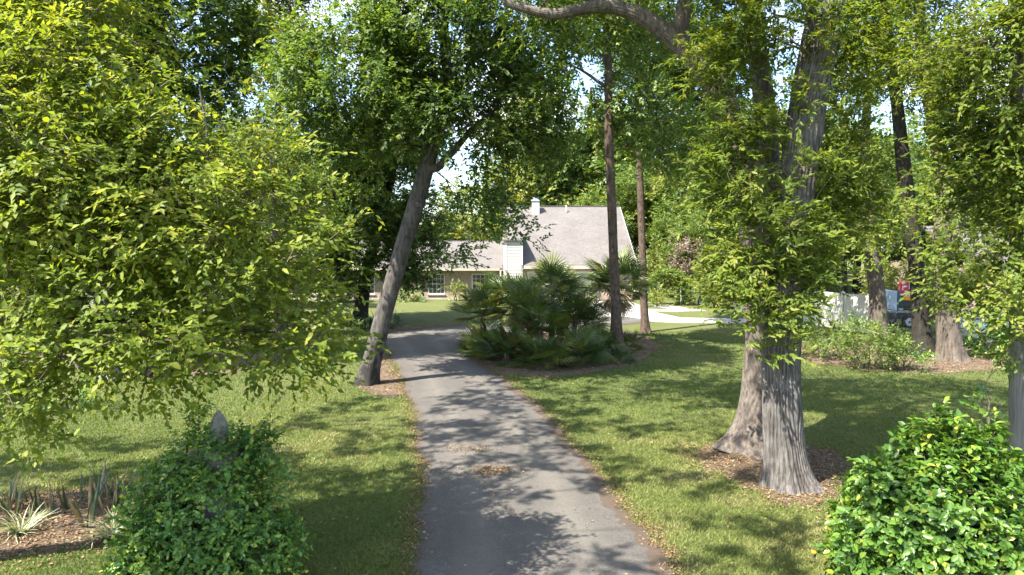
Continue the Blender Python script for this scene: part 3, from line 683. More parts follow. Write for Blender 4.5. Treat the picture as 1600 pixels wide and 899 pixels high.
f = MB(); f.box((gd[0] - .12, GY - .02, .03), (gd[0], GY + .1, 2.24)); f.box((gd[1], GY - .02, .03), (gd[1] + .12, GY + .1, 2.24)); f.box((gd[0], GY - .02, 2.12), (gd[1], GY + .1, 2.24)); hp(f, 'door_trim', 'white_trim', doo)
ZR = 7.75
hp(roof_gable(GX0 - .1, GX1 + .25, 53.0, 71.0, 2.76, ZR, .16), 'garage_roof', 'shingle', uvxz=True)
hp(MB().box((GX0 + 1.55, 52.92, 2.48), (GX1 + .2, 52.995, 2.72)), 'fascia', 'cream_trim')
hp(MB().box((GX0, 53.0, 2.46), (GX1 + .2, GY + .1, 2.50)), 'garage_soffit', 'white_trim')
hp(MB().box((GX0 - .1, 61.85, ZR - .02), (GX1 + .25, 62.15, ZR + .05)), 'garage_ridge_cap', 'shingle', uvxz=True)
hp(MB().prism([(GX1 - .1, 53.7, 2.6), (GX1 - .1, 62, ZR - .4), (GX1 - .1, 70.3, 2.6)], (.1, 0, 0)), 'gable_wall', 'cream_trim')
hp(MB().prism([(GX0, 53.7, 2.5), (GX0, 62, ZR - .4), (GX0, 70.3, 2.5)], (.1, 0, 0)), 'inner_gable_wall', 'white_trim')
rk = MB(); rk.prism([(GX1 + .255, 52.95, 2.72), (GX1 + .255, 62, ZR - .01), (GX1 + .255, 62, ZR - .22), (GX1 + .255, 52.95, 2.50)], (.05, 0, 0)); hp(rk, 'rake_board', 'concrete')
# siding bay between the two roofs
bay = hp(MB().box((GX0 + .02, 52.95, .1), (GX0 + 1.45, 57.2, 4.60)), 'siding_bay', 'siding')
for k in range(20):
    z0 = .15 + k * .22
    lb = MB().prism([(GX0 + .28, 52.945, z0), (GX0 + .28, 52.915, z0), (GX0 + .28, 52.935, z0 + .217), (GX0 + .28, 52.945, z0 + .217)], (1.08, 0, 0)); hp(lb, 'siding_board', 'siding', bay)
hp(MB().box((GX0 + .0, 52.90, .1), (GX0 + .27, 52.948, 4.60)), 'corner_board', 'white_trim', bay)
hp(MB().box((GX0 + 1.37, 52.91, 2.75), (GX0 + 1.47, 52.947, 4.60)), 'corner_board', 'white_trim', bay)
hp(MB().prism([(GX0 - .1, 52.75, 4.61), (GX0 - .1, 57.4, 4.95), (GX0 - .1, 57.4, 5.05), (GX0 - .1, 52.75, 4.71)], (1.75, 0, 0)), 'bay_roof', 'shingle', bay, uvxz=True)
# chimney and vent pipe
chm = hp(MB().box((1.75, 60.6, 6.6), (2.4, 61.4, 8.15)), 'chimney', 'siding')
hp(MB().box((1.68, 60.53, 8.15), (2.47, 61.47, 8.25)), 'chimney_cap', 'pale_blue', chm)
hp(MB().box((1.85, 60.7, 8.25), (2.3, 61.3, 8.45)), 'flue_cover', 'pale_blue', chm)
hp(MB().cyl((4.75, 60.9, 6.9), (4.75, 60.9, 7.75), .07, n=10), 'vent_pipe', 'white_trim', smooth=True)
# downspout
hp(MB().box((WX1 - .30, 53.87, .1), (WX1 - .20, 53.95, 2.30)), 'downspout', 'white_trim')

# ================================================================== FENCES, POLE, NEIGHBOUR
vf = thing('vinyl_fence', 'cream white vinyl panel fence turning a corner beside the shrubs', 'fence', (0, 0, 0))
A_, B_, C_ = P(1148, 450, 43.5)[:2], P(1317, 460, 34.6)[:2], P(1360, 460, 33.4)[:2]
def vrun(p, q, n, skip_first=False):
    p, q = np.array(p), np.array(q); d = (q - p) / n; L = np.linalg.norm(d); rz = math.atan2(d[1], d[0])
    for k in range(n + 1):
        if k == 0 and skip_first: continue
        c = p + d * k; po = MB().box((-.065, -.065, 0), (.065, .065, 1.86)).build('fence_post', 'vinyl', vf, (c[0], c[1], 0)); po.rotation_euler.z = rz
        ca = MB().prism([(-.085, -.085, 0), (.085, -.085, 0), (.085, .085, 0), (-.085, .085, 0)], (0, 0, .03)); ca.add([(-.08, -.08, .03), (.08, -.08, .03), (.08, .08, .03), (-.08, .08, .03), (0, 0, .10)], [(0, 1, 4), (1, 2, 4), (2, 3, 4), (3, 0, 4)]); ca.build('post_cap', 'vinyl', po, (0, 0, 1.86))
    for k in range(n):
        c = p + d * k; pa = MB()
        x = .08
        pa.box((.08, -.022, .12), (L - .08, .022, 1.72)); o_ = pa.build('fence_panel', 'vinyl', vf, (c[0], c[1], 0)); o_.rotation_euler.z = rz
        for nm, za, zb in (('rail', 1.72, 1.84), ('rail', .03, .118)): MB().box((.068, -.036, za), (L - .068, .036, zb)).build(nm, 'vinyl', o_)
        bd = MB().box((0, -.028, .125), (.13, -.0225, 1.715)); nb = int((L - .18) / .15); b0_ = None
        for z_ in range(nb):
            if b0_ is None: b0_ = bd.build('board', 'vinyl', o_); ob_ = b0_
            else: ob_ = b0_.copy(); link(ob_, o_)
            ob_.location = (.09 + z_ * .15, 0, 0)
vrun(A_, B_, 5); vrun(B_, C_, 1, True)
# chain link fence
cf = thing('chain_link_fence', 'low dark chain link fence with thin posts behind the shrubs', 'fence', (0, 0, 0))
c0, c1 = C_ + np.array([.15, -.1]), np.array([21.2, 24.5]); nseg = 4; dv = (c1 - c0) / nseg; hh = 1.22
for k in range(nseg + 1):
    c = c0 + dv * k; MB().cyl((c[0], c[1], 0), (c[0], c[1], hh + .05), .03, n=10).build('fence_post', 'dark_metal', cf, smooth=True)
MB().cyl((*c0, hh), (*c1, hh), .022, n=8).build('top_rail', 'galv', cf, smooth=True)
LL = np.linalg.norm(c1 - c0); ux = (c1 - c0) / LL; ch = []
for s_ in np.arange(-hh, LL, .11):
    for sg in (1, -1):
        a0, a1 = (s_, s_ + hh) if sg > 0 else (s_ + hh, s_)
        z0, z1 = 0.03, hh; t0, t1 = 0., 1.
        xs = np.array([a0, a1]); 
        if xs.max() <= 0 or xs.min() >= LL: continue
        def at(x): return (x - a0) / (a1 - a0)
        lo, hi = sorted((at(min(max(a0, 0), LL)), at(min(max(a1, 0), LL))))
        pA = c0 + ux * (a0 + (a1 - a0) * lo); pB = c0 + ux * (a0 + (a1 - a0) * hi)
        ch.append((np.array([[*pA, z0 + (z1 - z0) * lo], [*pB, z0 + (z1 - z0) * hi]]), [.0022, .0022], 3))
v, q = tubes(ch); o_ = obj('wire_mesh', npmesh('wire_mesh', v, q, 'galv'), cf); o_['kind'] = 'stuff'
# utility pole
pb = XY(1600, 800)
up_ = thing('utility_pole', 'weathered grey wooden utility pole behind the rounded shrub', 'pole', (pb[0], pb[1], 0))
v, q = trunk_geo([(0.03, 0, -.1), (-.13, 0, 3), (-.27, 0, 6), (-.42, 0, 9.5)], [.205, .195, .18, .16], sides=24, rows=40, flare=0.05, ridge=.02, nr=14, seed=4)
obj('shaft', npmesh('shaft', v, q, 'pole', smooth=True), up_)
MB().box((-1.4, -.28, 8.8), (.6, -.165, 8.92)).build('crossarm', 'pole', up_, bevel=.01)
for x_ in (-1.3, -.8, .5): MB().cyl((x_, -.22, 8.92), (x_, -.22, 9.1), .05, .03, 10).build('insulator', 'galv', up_, smooth=True)
MB().cyl((-.1, -.19, 0), (-.46, -.17, 7.5), .012, n=6).build('ground_wire', 'galv', up_)
# neighbour's house on the right
nh = thing('neighbour_house', 'brick neighbour house with white porch columns behind the right trees', 'house', (33.8, 43, 0)); NB = np.array([30., 43, 0])
def np_(mb, name, mat, parent=None, **k):
    mb.v = [x - NB for x in mb.v]; return mb.build(name, mat, parent or nh, **k)
nw = [(27.6, 28.7), (30.4, 31.5), (34, 35.2)]
mb = MB(); x = 25.0
for a, b_ in nw: mb.box((x, 44, 0), (a, 44.2, 3.0)); mb.box((a, 44, 0), (b_, 44.2, .7)); mb.box((a, 44, 2.3), (b_, 44.2, 3.0)); x = b_
mb.box((x, 44, 0), (40, 44.2, 3.0)); mb.box((25, 44.2, 0), (25.2, 54, 3.0)); np_(mb, 'wall', 'brick', uvxz=True)
for a, b_ in nw:
    wi = np_(MB().box((a, 44.1, .7), (b_, 44.12, 2.3)), 'window', 'glass'); f = MB(); f.box((a, 43.98, .7), (a + .08, 44.09, 2.3)); f.box((b_ - .08, 43.98, .7), (b_, 44.09, 2.3)); f.box((a + .08, 43.98, 2.2), (b_ - .08, 44.09, 2.3)); f.box((a + .08, 43.98, .7), (b_ - .08, 44.09, .8)); f.box(((a + b_) / 2 - .03, 43.99, .8), ((a + b_) / 2 + .03, 44.085, 2.2)); np_(f, 'frame', 'white_trim', wi)
for x_ in (25.3, 27.2, 29.3, 32.0, 35.5): np_(MB().cyl((x_, 42.3, .15), (x_, 42.3, 2.75), .13, .11, 14), 'column', 'white_trim', smooth=True)
np_(MB().box((25, 42.15, 2.75), (40, 42.45, 3.05)), 'porch_beam', 'white_trim'); np_(MB().box((24.8, 42, 0), (40, 43.99, .15)), 'porch_floor', 'concrete')
np_(roof_gable(24.5, 40.5, 41.7, 54.6, 3.22, 5.6), 'roof', 'shingle', uvxz=True)
# white car in the neighbour's yard
def wheel(parent, x, y, r, w_, name='wheel'):
    wh = MB().cyl((x, y - w_ / 2, r), (x, y + w_ / 2, r), r, n=24).build(name, 'rubber', parent, smooth=True)
    MB().cyl((x, y - w_ / 2 - .012, r), (x, y + w_ / 2 + .012, r), r * .62, n=18).build('rim', 'rim', wh, smooth=True)
    MB().cyl((x, y - w_ / 2 - .03, r), (x, y + w_ / 2 + .03, r), r * .18, n=12).build('hub', 'dark_metal', wh, smooth=True); return wh
car = thing('parked_car', 'white parked car half hidden behind leaves and fence', 'car', (*XY(1556, 534)[:2], 0), None, R(14))
prof = [(-2.2, .32), (-2.28, .62), (-2.15, .85), (-1.25, .96), (-.55, 1.40), (.75, 1.45), (1.55, 1.02), (2.15, .92), (2.28, .6), (2.2, .32)]
body = MB(); body.prism([(x, -.86, z) for x, z in prof], (0, 1.72, 0)); body.build('body', 'car_white', car, bevel=.09)
for x_, zz in (('window', None),):
    for y_ in (-.866, .866):
        s_ = -.004 if y_ < 0 else .004
        for pl_ in ([(-1.05, .98), (-.5, 1.32), (.05, 1.35), (.05, .98)], [(.13, .98), (.13, 1.35), (.7, 1.36), (1.25, 1.02)]):
            MB().prism([(a, y_, b_) for a, b_ in pl_], (0, s_, 0)).build('side_window', 'glass', car)
MB().prism([(-1.21, -.74, 1.00), (-1.21, .74, 1.00), (-.62, .68, 1.385), (-.62, -.68, 1.385)], (-.015, 0, .02)).build('windscreen', 'glass', car)
for x_ in (-1.4, 1.4):
    for y_ in (-.78, .78): wheel(car, x_, y_, .33, .22)
for y_ in (-.62, .62): MB().box((-2.31, y_ - .16, .62), (-2.2, y_ + .16, .76)).build('headlight', 'rim', car, bevel=.02); MB().box((2.2, y_ - .16, .68), (2.30, y_ + .16, .82)).build('tail_light', 'tail', car, bevel=.02)
# trailer seen past the tree trunks
tp = P(1402, 500, 36.0); tr = thing('trailer', 'small dark trailer with pale blue box and red printed load behind fence', 'trailer', (tp[0], tp[1], 0))
bx = MB().box((-.75, -.6, .45), (.75, .9, .80)).build('bed', 'dark_metal', tr, bevel=.02)
MB().box((-.80, -.66, .80), (.80, -.58, .88)).build('side_rail', 'galv', tr); MB().box((-.80, .88, .80), (.80, .96, .88)).build('side_rail', 'galv', tr)
wheel(tr, .18, -.72, .33, .18); wheel(tr, .18, 1.02, .33, .18)
MB().box((-.72, -.55, .805), (-.34, .85, 1.90)).build('cabinet', 'pale_blue', tr, bevel=.015)
MB().box((-.296, -.55, .805), (-.24, .85, 1.90)).build('cabinet_edge', 'blue', tr, bevel=.01)
MB().box((-.20, -.55, 1.05), (.52, -.40, 1.42)).build('load_sack', 'dark_metal', tr, bevel=.04)
lamp = MB().box((-.02, -.62, 1.42), (.44, -.45, 1.66)).build('amber_lamp_box', 'orange', tr, bevel=.02)
MB().box((-.2, -.6, 1.68), (.5, -.42, 1.76)).build('white_tray', 'print_white', tr, bevel=.01)
ban = MB().box((-.2, -.60, 1.78), (.46, -.40, 2.46)).build('red_box', 'red', tr, bevel=.03)
for (x0, x1, z0, z1) in ((-.14, .0, 2.28, 2.38), (-.05, .12, 2.10, 2.18), (.20, .26, 2.0, 2.40), (.26, .36, 2.32, 2.40), (.30, .36, 2.02, 2.14), (-.15, -.08, 1.95, 2.16), (-.02, .10, 1.86, 1.93)):
    MB().box((x0, -.607, z0), (x1, -.601, z1)).build('print_mark', 'print_white', ban)
# blue garden cart among the far shrubs
gp_ = P(1086, 470, 49.5); gc = thing('garden_cart', 'small blue garden cart half hidden among shrubs beside the arbor', 'cart', (gp_[0], gp_[1], 0))
tub = MB(); tub.add([(-.30, -.25, .55), (.30, -.25, .55), (.30, .25, .55), (-.30, .25, .55), (-.45, -.36, .98), (.45, -.36, .98), (.45, .36, .98), (-.45, .36, .98)], [(0, 3, 2, 1), (0, 1, 5, 4), (1, 2, 6, 5), (2, 3, 7, 6), (3, 0, 4, 7), (4, 5, 6, 7)]); tub.build('tub', 'blue', gc, bevel=.02)
MB().box((-.48, -.39, .98), (.48, -.355, 1.02)).build('rim', 'pale_blue', gc)
wheel(gc, .38, 0, .19, .09)
for y_ in (-.2, .2): MB().cyl((.35, y_ * .4, .25), (-.95, y_, .80), .02, n=8).build('handle', 'galv', gc); MB().cyl((-.28, y_, 0), (-.22, y_, .55), .018, n=8).build('leg', 'galv', gc)

# gatepost under the vines
gpx = P(343, 720, 8.45); gpo = thing('gatepost', 'concrete gatepost with pointed finial poking out of the vines', 'gatepost', (gpx[0], gpx[1], 0))
MB().box((-.22, -.22, 0), (.22, .22, 1.62)).build('shaft', 'concrete_post', gpo, bevel=.02)
MB().box((-.27, -.27, 1.62), (.27, .27, 1.72)).build('cap', 'concrete_post', gpo, bevel=.02)
zz = np.linspace(0, 1, 12); th = np.arange(14) * 2 * math.pi / 14; rr = .118 * np.array([.62, .86, .98, 1.0, 1.0, .97, .92, .83, .71, .55, .34, .05]); hz_ = 1.72 + zz * .46
vv = np.stack([np.cos(th)[None] * rr[:, None], np.sin(th)[None] * rr[:, None], np.repeat(hz_[:, None], 14, 1)], -1).reshape(-1, 3)
i = np.arange(11)[:, None] * 14 + np.arange(14); j = np.arange(11)[:, None] * 14 + (np.arange(14) + 1) % 14
obj('finial', npmesh('finial', vv, np.stack([i, j, j + 14, i + 14], -1).reshape(-1, 4), 'concrete_post', smooth=True), gpo)

# ================================================================== TREES
def B(px, py, d, rx, ry, rz, k=1.0): return (P(px, py, d), (rx, ry, rz), k)
# twin oak on the right lawn
o1 = px_path([(1234, 768), (1226, 690), (1223, 620), (1220, 550), (1232, 400), (1252, 230), (1278, 80), (1312, -80), (1330, -260)], 11.9); o1[0][2] = -.08
o2 = px_path([(1170, 708), (1183, 650), (1190, 580), (1192, 520), (1182, 390), (1162, 265), (1128, 155), (1068, 78), (1005, 28), (942, 10), (862, 22), (790, 5)], 14.1); o2[0][2] = -.08
o3 = px_path([(1085, 100), (1064, 60), (1068, 10), (1080, -60), (1085, -160)], 14.1)
o4 = px_path([(1192, 420), (1200, 300), (1196, 180), (1180, 60), (1165, -80), (1150, -220)], 13.4)
base = np.array([*XY(1215, 740), 0])
twin = make_tree('twin_oak', 'tall twin-trunked grey oak with furrowed bark and bright leafy shoots', base,
    [(o1, [.345, .325, .315, .31, .30, .29, .275, .25, .21], 'bark_oak', dict(sides=220, rows=230, flare=.52, fh=.27, ridge=.15, nr=34, lobes=5, gro=.4)),
     (o2, [.42, .36, .34, .33, .31, .29, .25, .19, .15, .125, .10, .07], 'bark_rear', dict(sides=110, rows=200, flare=.6, fh=.4, ridge=.10, nr=20, gro=.45, vs=4)),
     (o3, [.19, .17, .15, .13, .10], 'bark_tan', dict(sides=30, rows=40, flare=0, ridge=.05)),
     (o4, [.22, .21, .20, .18, .15, .11], 'bark_rear', dict(sides=30, rows=60, flare=0, ridge=.05))],
    [B(1000, -130, 15, 3.0, 3.0, 1.6, .7), B(1200, -300, 13.5, 3.6, 3.6, 2.4, .4), B(870, 10, 15.5, 1.5, 1.8, .8), B(760, -60, 15.5, 2.0, 2.0, .9), B(1075, 60, 15.5, 1.6, 1.6, 1.0), B(1400, -200, 13.5, 2.4, 2.6, 2.0, .5), B(1060, 200, 16.5, 1.3, 1.4, 1.0), (np.array([.2, 11.5, 11.6]), (3.2, 2.8, 1.5), .26), (np.array([-1.0, 16.0, 13.0]), (3.0, 2.4, 1.5), .28), (np.array([2.2, 8.2, 11.6]), (2.2, 2.0, 1.4), .22)],
    'bark_tan', 'oak', 101, dens=3.2, rc=.6, ntw=9, nleaf=10, ll=.12, lw=.028, minh=5.0, droop=.2, up=.1)
twin_shoots = None
def add_shoots(t, stems, blobs, leaf, seed, dens, rc, ntw, nleaf, ll, lw, minh, cname='side_shoots', up=.5, droop=.25, full=False, twf=.3, spread=.9, bark='stem'):
    rg = np.random.default_rng(seed); base = np.array(t.location)
    tg = crown_points(blobs, dens, rg, .35); seeds = [(catmull(p, 26), np.full(26, .03)) for p in stems]
    ch, ends, dirs = grow(seeds, tg, rg, .0075, minh, pathw=.2, step=.35); v, q = tubes(ch)
    pos, ld, nn, rnd, tw = sprays(ends, dirs, rg, rc, ntw, nleaf, up, spread, droop, .4)
    v2, q2 = twig_chains(tw, twf, rg, .0025); q = np.vstack([q, q2 + len(v)]); v = np.vstack([v, v2])
    obj('shoot_stems', npmesh('shoot_stems', v - base, q, bark, smooth=True), t)['kind'] = 'stuff'
    nn = face_out(pos, ld, nn, np.mean(ends, 0) + np.array([0, 1.2, 0]), .5)
    L = ll * rg.uniform(.6, 1.25, len(pos)); v, f, k = leafgeo(pos - base, ld, nn, L, lw * L / ll, full)
    o = obj(cname, npmesh(cname, v, f, leaf, np.repeat(rnd, k)), t); o['kind'] = 'stuff'; return o
add_shoots(twin, [o1[3:8], o2[3:7]], [B(1215, 525, 11.55, .38, .35, .22), B(1205, 460, 11.6, .85, .6, .55), B(1140, 430, 12, .55, .6, .5), B(1268, 420, 11.7, .5, .5, .4), B(1225, 370, 11.5, .9, .6, .6, .8), B(1150, 280, 11.9, .75, .6, .8), B(1320, 310, 12.2, .7, .7, .8), B(1165, 200, 11.9, .65, .6, .8, .8),
    B(1310, 210, 12.1, .5, .5, .7, .7), B(1230, 40, 11.5, .9, .6, .7, .8), B(1265, 150, 11.4, .5, .3, .5, .55), B(1250, 270, 11.3, .6, .3, .45, .6), B(1130, 90, 12.3, .7, .6, .6), B(1340, 80, 12.2, .7, .6, .8), B(1170, -60, 12.2, 1.1, .8, .8)], 'camphor2', 103, 36, .36, 7, 10, .125, .0215, 2.2)

# leaning oak beside the drive
lo = px_path([(574, 604), (582, 560), (597, 500), (620, 420), (645, 335), (668, 255), (688, 190), (700, 130), (694, 60), (700, -40)], 20.9); lo[0][2] = -.08
lo2 = px_path([(668, 262), (684, 262), (700, 245), (712, 232), (735, 205), (770, 175)], 20.8)
make_tree('leaning_oak', 'leaning grey oak with dark mossy base beside the driveway', np.array([*XY(574, 604), 0]),
    [(lo, [.315, .28, .265, .255, .245, .23, .20, .17, .13, .10], 'bark_lean', dict(sides=64, rows=130, flare=.35, fh=.3, ridge=.035, nr=16)), (lo2, [.13, .12, .11, .10, .085, .06], 'bark_lean', dict(sides=20, rows=30, flare=0, ridge=.03), 'limb')],
    [B(555, 120, 20.5, 2.4, 2.4, 2.0), B(690, 80, 21.3, 2.6, 2.6, 2.2), B(815, 170, 21.8, 1.5, 1.8, 1.6), B(650, 190, 20.2, 2.0, 2.0, .8), B(765, 320, 21, 1.1, 1.1, .75), B(815, 350, 21, .55, .6, .4), B(475, 180, 20.5, .9, 1.3, 1.4), B(640, -140, 21.3, 3.8, 3.8, 2.2, .55), B(860, 215, 22, .9, 1.0, .9), B(850, 70, 22.5, 1.5, 1.8, 1.2), B(775, 230, 21, 1.0, 1.2, .7), B(740, 280, 20.6, .7, .8, .6, .6), B(705, 400, 21.5, .45, .5, .35, .5), B(545, 225, 20.5, 1.2, 1.3, .5)],
    'bark_lean', 'oak', 111, dens=4.8, rc=.6, ntw=9, nleaf=10, ll=.152, lw=.040, minh=4.2, droop=.15, up=.15)

# foreground tree at the left, trunk just out of the frame
ft = np.array([(-8.0, 8.6, -.05), (-7.9, 8.5, 1.2), (-7.6, 8.3, 2.6), (-7.2, 8.1, 4.2), (-6.9, 8.0, 6.2), (-6.8, 8.0, 8.4)])
fl1 = px_path([(-230, 360, 8.2), (-60, 330, 7.9), (120, 330, 7.6), (280, 330, 7.4), (400, 330, 7.5)], 7.6)
fl2 = px_path([(280, 330, 7.4), (318, 290, 7.35), (324, 220, 7.3), (312, 140, 7.3)], 7.3)
fl3 = px_path([(-230, 120, 8.2), (-60, 150, 7.6), (20, 190, 7.2), (45, 240, 7.0), (70, 320, 6.9)], 7.2)
fl4 = px_path([(-200, 480, 8.3), (-30, 500, 7.6), (130, 500, 7.2), (290, 510, 7.1), (430, 520, 7.3)], 7.2)
make_tree('camphor_tree', 'low spreading tree with broad glossy yellow-green leaves over the flower bed', (-8.0, 8.6, 0),
    [(ft, [.24, .2, .18, .16, .12, .07], 'bark_tan', dict(sides=40, rows=50)), (fl1, [.09, .07, .055, .04, .02], 'bark_dark', dict(sides=12, rows=24, flare=0), 'limb'), (fl2, [.022, .02, .015, .008], 'bark_tan', dict(sides=8, rows=16, flare=0), 'limb'),
     (fl3, [.07, .05, .035, .03, .02], 'bark_dark', dict(sides=10, rows=20, flare=0), 'limb'), (fl4, [.08, .06, .045, .03, .015], 'bark_dark', dict(sides=10, rows=20, flare=0), 'limb')],
    [B(40, 230, 7.6, 1.5, 1.5, 1.7), B(210, 340, 7.3, 1.2, 1.2, 1.1), B(400, 360, 7.5, .85, 1.1, 1.0), B(150, 520, 7.0, 1.0, 1.0, .62, 1.1), B(320, 530, 7.2, 1.0, 1.0, .48, 1.1), B(470, 530, 7.4, .5, .7, .48, 1.4), B(30, 600, 6.8, .55, .7, .38), B(10, 660, 6.9, .3, .5, .12), B(-250, 130, 9.2, 1.8, 1.6, 1.8, .3), B(90, 40, 8.2, .9, 1.0, .9), B(305, 165, 7.3, .28, .3, .42), B(260, 250, 7.4, .6, .6, .4), B(-60, -120, 8.3, 1.6, 1.6, 1.2, .3), B(420, 250, 7.5, .35, .5, .35)],
    'twig', 'camphor', 121, dens=15.5, rc=.42, ntw=12, nleaf=9, ll=.084, lw=.0225, full=False, minh=1.6, droop=.3, up=.35, parts=300, twf=.3, rtip=.004, step=.6, spread=1.0, clump=.36, shell=.3, out=.62, ctr=(-5.2, 10.5, 4.0))

# bright tree at the right edge, in front of the pole
rt = np.array([(9.3, 10.8, -.05), (9.2, 10.7, 1.5), (9.0, 10.7, 3.5), (8.8, 10.8, 6.0), (8.7, 10.8, 9.0)])
make_tree('roadside_tree', 'bright leafy tree overhanging the wooden utility pole', (9.3, 10.8, 0),
    [(rt, [.26, .22, .19, .15, .08], 'bark_tan', dict(sides=40, rows=50))],
    [B(1600, 120, 10.2, 1.3, 1.3, 1.4), B(1512, 425, 10.3, .55, .6, .6), B(1530, 270, 10.5, .75, .8, .8), B(1470, 90, 11.2, .6, .6, .7), B(1590, 560, 9.9, .22, .3, .5), B(1560, 440, 9.8, .45, .5, .7), B(1640, 350, 10, .8, .8, 1.2, .7), B(1600, -120, 10.8, 1.7, 1.7, 1.0, .4)],
    'twig', 'camphor2', 131, dens=26, rc=.36, ntw=10, nleaf=9, ll=.09, lw=.0225, full=False, minh=1.6, out=.55, ctr=(8.5, 13, 4.0), droop=.35, up=.25, parts=300, twf=.4, rtip=.004, step=.4)

# roadside oak just out of the frame: its crown hangs over the left lawn and shades it
oo = np.array([(-9.8, 4.2, -.08), (-9.6, 4.3, 2.5), (-9.0, 4.6, 5.5), (-8.2, 5.2, 8.5), (-7.6, 5.8, 11)])
make_tree('roadside_oak', 'tall broad oak whose high crown overhangs the left lawn', (-9.8, 4.2, 0),
    [(oo, [.48, .4, .34, .27, .16], 'bark_lean', dict(sides=32, rows=50))],
    [((-8.5, 4.5, 11.3), (3.4, 3.0, 1.7), .3), ((-4.6, 8.6, 12.0), (2.8, 2.8, 1.5)), ((-9.6, 11.2, 12.5), (3.0, 3.0, 1.6)), ((-3.4, 3.2, 12.0), (2.8, 2.6, 1.5), .75), ((-6.6, 14.2, 13.0), (2.4, 2.2, 1.3)), ((-5.8, 11.2, 11.8), (2.2, 2.0, 1.1), 1.2), ((-13.5, 8.0, 11.5), (3, 3, 2))],
    'bark_lean', 'oak', 135, dens=.85, rc=.52, ntw=8, nleaf=8, ll=.18, lw=.045, minh=6.0, clump=.25)

# slender trunks in mid ground
pa = px_path([(967, 556), (963, 500), (960, 430), (956, 330), (952, 230), (951, 130), (948, 20), (944, -120), (942, -240)], 26.6); pa[0][2] = -.08
pbr = px_path([(951, 140), (935, 128), (912, 112), (885, 98)], 26.6)
make_tree('slender_pine', 'slender straight brown trunk tree rising from the palmetto clump', np.array([*XY(967, 556), 0]),
    [(pa, [.24, .195, .185, .175, .165, .15, .13, .10, .06], 'bark_pine', dict(sides=40, rows=140, flare=.45, fh=.3, ridge=.06, nr=10, vs=4)), (pbr, [.075, .065, .05, .03], 'bark_pine', dict(sides=10, rows=12, flare=0), 'limb')],
    [B(985, 170, 27.5, 1.8, 2.0, 1.6), B(1060, 230, 28.5, 1.8, 2.0, 1.3), B(940, 20, 27, 2.2, 2.4, 1.7), B(950, -180, 27, 3.2, 3.2, 2.2, .5), B(870, 70, 27, .9, 1.2, .7)],
    'bark_pine', 'mid', 141, dens=4.2, rc=.65, ntw=8, nleaf=10, ll=.17, lw=.044, minh=6.5)
pc = px_path([(1009, 520), (1006, 470), (1004, 400), (1001, 310), (998, 220), (997, 120), (996, 0), (996, -120)], 33.6); pc[0][2] = -.08
make_tree('far_slender_pine', 'slimmer straight trunk tree standing alone on grass by the concrete drive', np.array([*XY(1009, 520), 0]),
    [(pc, [.22, .18, .17, .165, .155, .14, .11, .06], 'bark_pine', dict(sides=32, rows=100, flare=.4, fh=.3, ridge=.06, nr=10, vs=4))],
    [B(1040, 80, 34, 3.2, 3.2, 2.2), B(1090, 230, 35, 1.7, 2.0, 1.6), B(1000, -90, 34, 3.5, 3.5, 2.2), B(1120, 130, 35, 2, 2, 1.8)],
    'bark_pine', 'oak', 151, dens=2.6, rc=.75, ntw=8, nleaf=10, ll=.21, lw=.055, minh=7)

# oak behind the leaning one
do = px_path([(562, 500), (566, 470), (574, 420), (588, 370), (600, 320), (612, 270), (618, 200)], 38.5); do[0][2] = -.08
do2 = px_path([(578, 415), (600, 395), (622, 350), (640, 310)], 38.5)
make_tree('dark_oak', 'dark-trunked oak with low hanging foliage near the house lawn', np.array([*XY(562, 500), 0]),
    [(do, [.43, .37, .35, .33, .30, .25, .16], 'bark_dark', dict(sides=40, rows=70, flare=.35, ridge=.06)), (do2, [.2, .18, .14, .08], 'bark_dark', dict(sides=14, rows=20, flare=0), 'limb')],
    [B(555, 350, 37, 2.4, 2.4, 2.2), B(645, 395, 37.5, 1.6, 1.6, 1.7, 1.4), B(500, 380, 37, 1.6, 1.8, 2.0), B(550, 418, 37, 1.8, 1.5, .8), B(625, 432, 37.5, 1.0, 1.1, .6, 1.3), B(680, 360, 38, .9, 1.0, .9, 1.2), B(520, 440, 37, 1.3, 1.4, .9), B(600, 230, 38.5, 3.2, 3.2, 2.2), B(655, 330, 38.5, 1.6, 1.6, 1.2), B(520, 270, 38, 2.2, 2.4, 2.2), B(610, 330, 37, 1.5, 1.5, 1.5)],
    'bark_dark', 'oak', 161, dens=3.0, rc=.7, ntw=8, nleaf=10, ll=.20, lw=.055, minh=2.6)
# lichen tree at far left
lt = px_path([(170, 588), (166, 540), (158, 480), (140, 400), (118, 320), (105, 220), (110, 100)], 21.8); lt[0][2] = -.08
make_tree('lichen_oak', 'oak with white lichen patches on its dark trunk behind yellow-green leaves', np.array([*XY(170, 588), 0]),
    [(lt, [.42, .36, .34, .32, .28, .22, .12], 'bark_lich', dict(sides=48, rows=80, flare=.3, ridge=.04))],
    [B(285, 60, 23.5, 2.4, 2.6, 2.6), B(120, 100, 23, 3.0, 3.0, 2.6), B(240, -130, 23, 3.6, 3.6, 2.2, .5), B(-60, 150, 22, 3, 3, 3, .4), B(330, 190, 24, 1.2, 1.5, 1.2)],
    'bark_lich', 'oak', 171, dens=2.7, rc=.7, ntw=9, nleaf=10, ll=.20, lw=.052, minh=4.5)
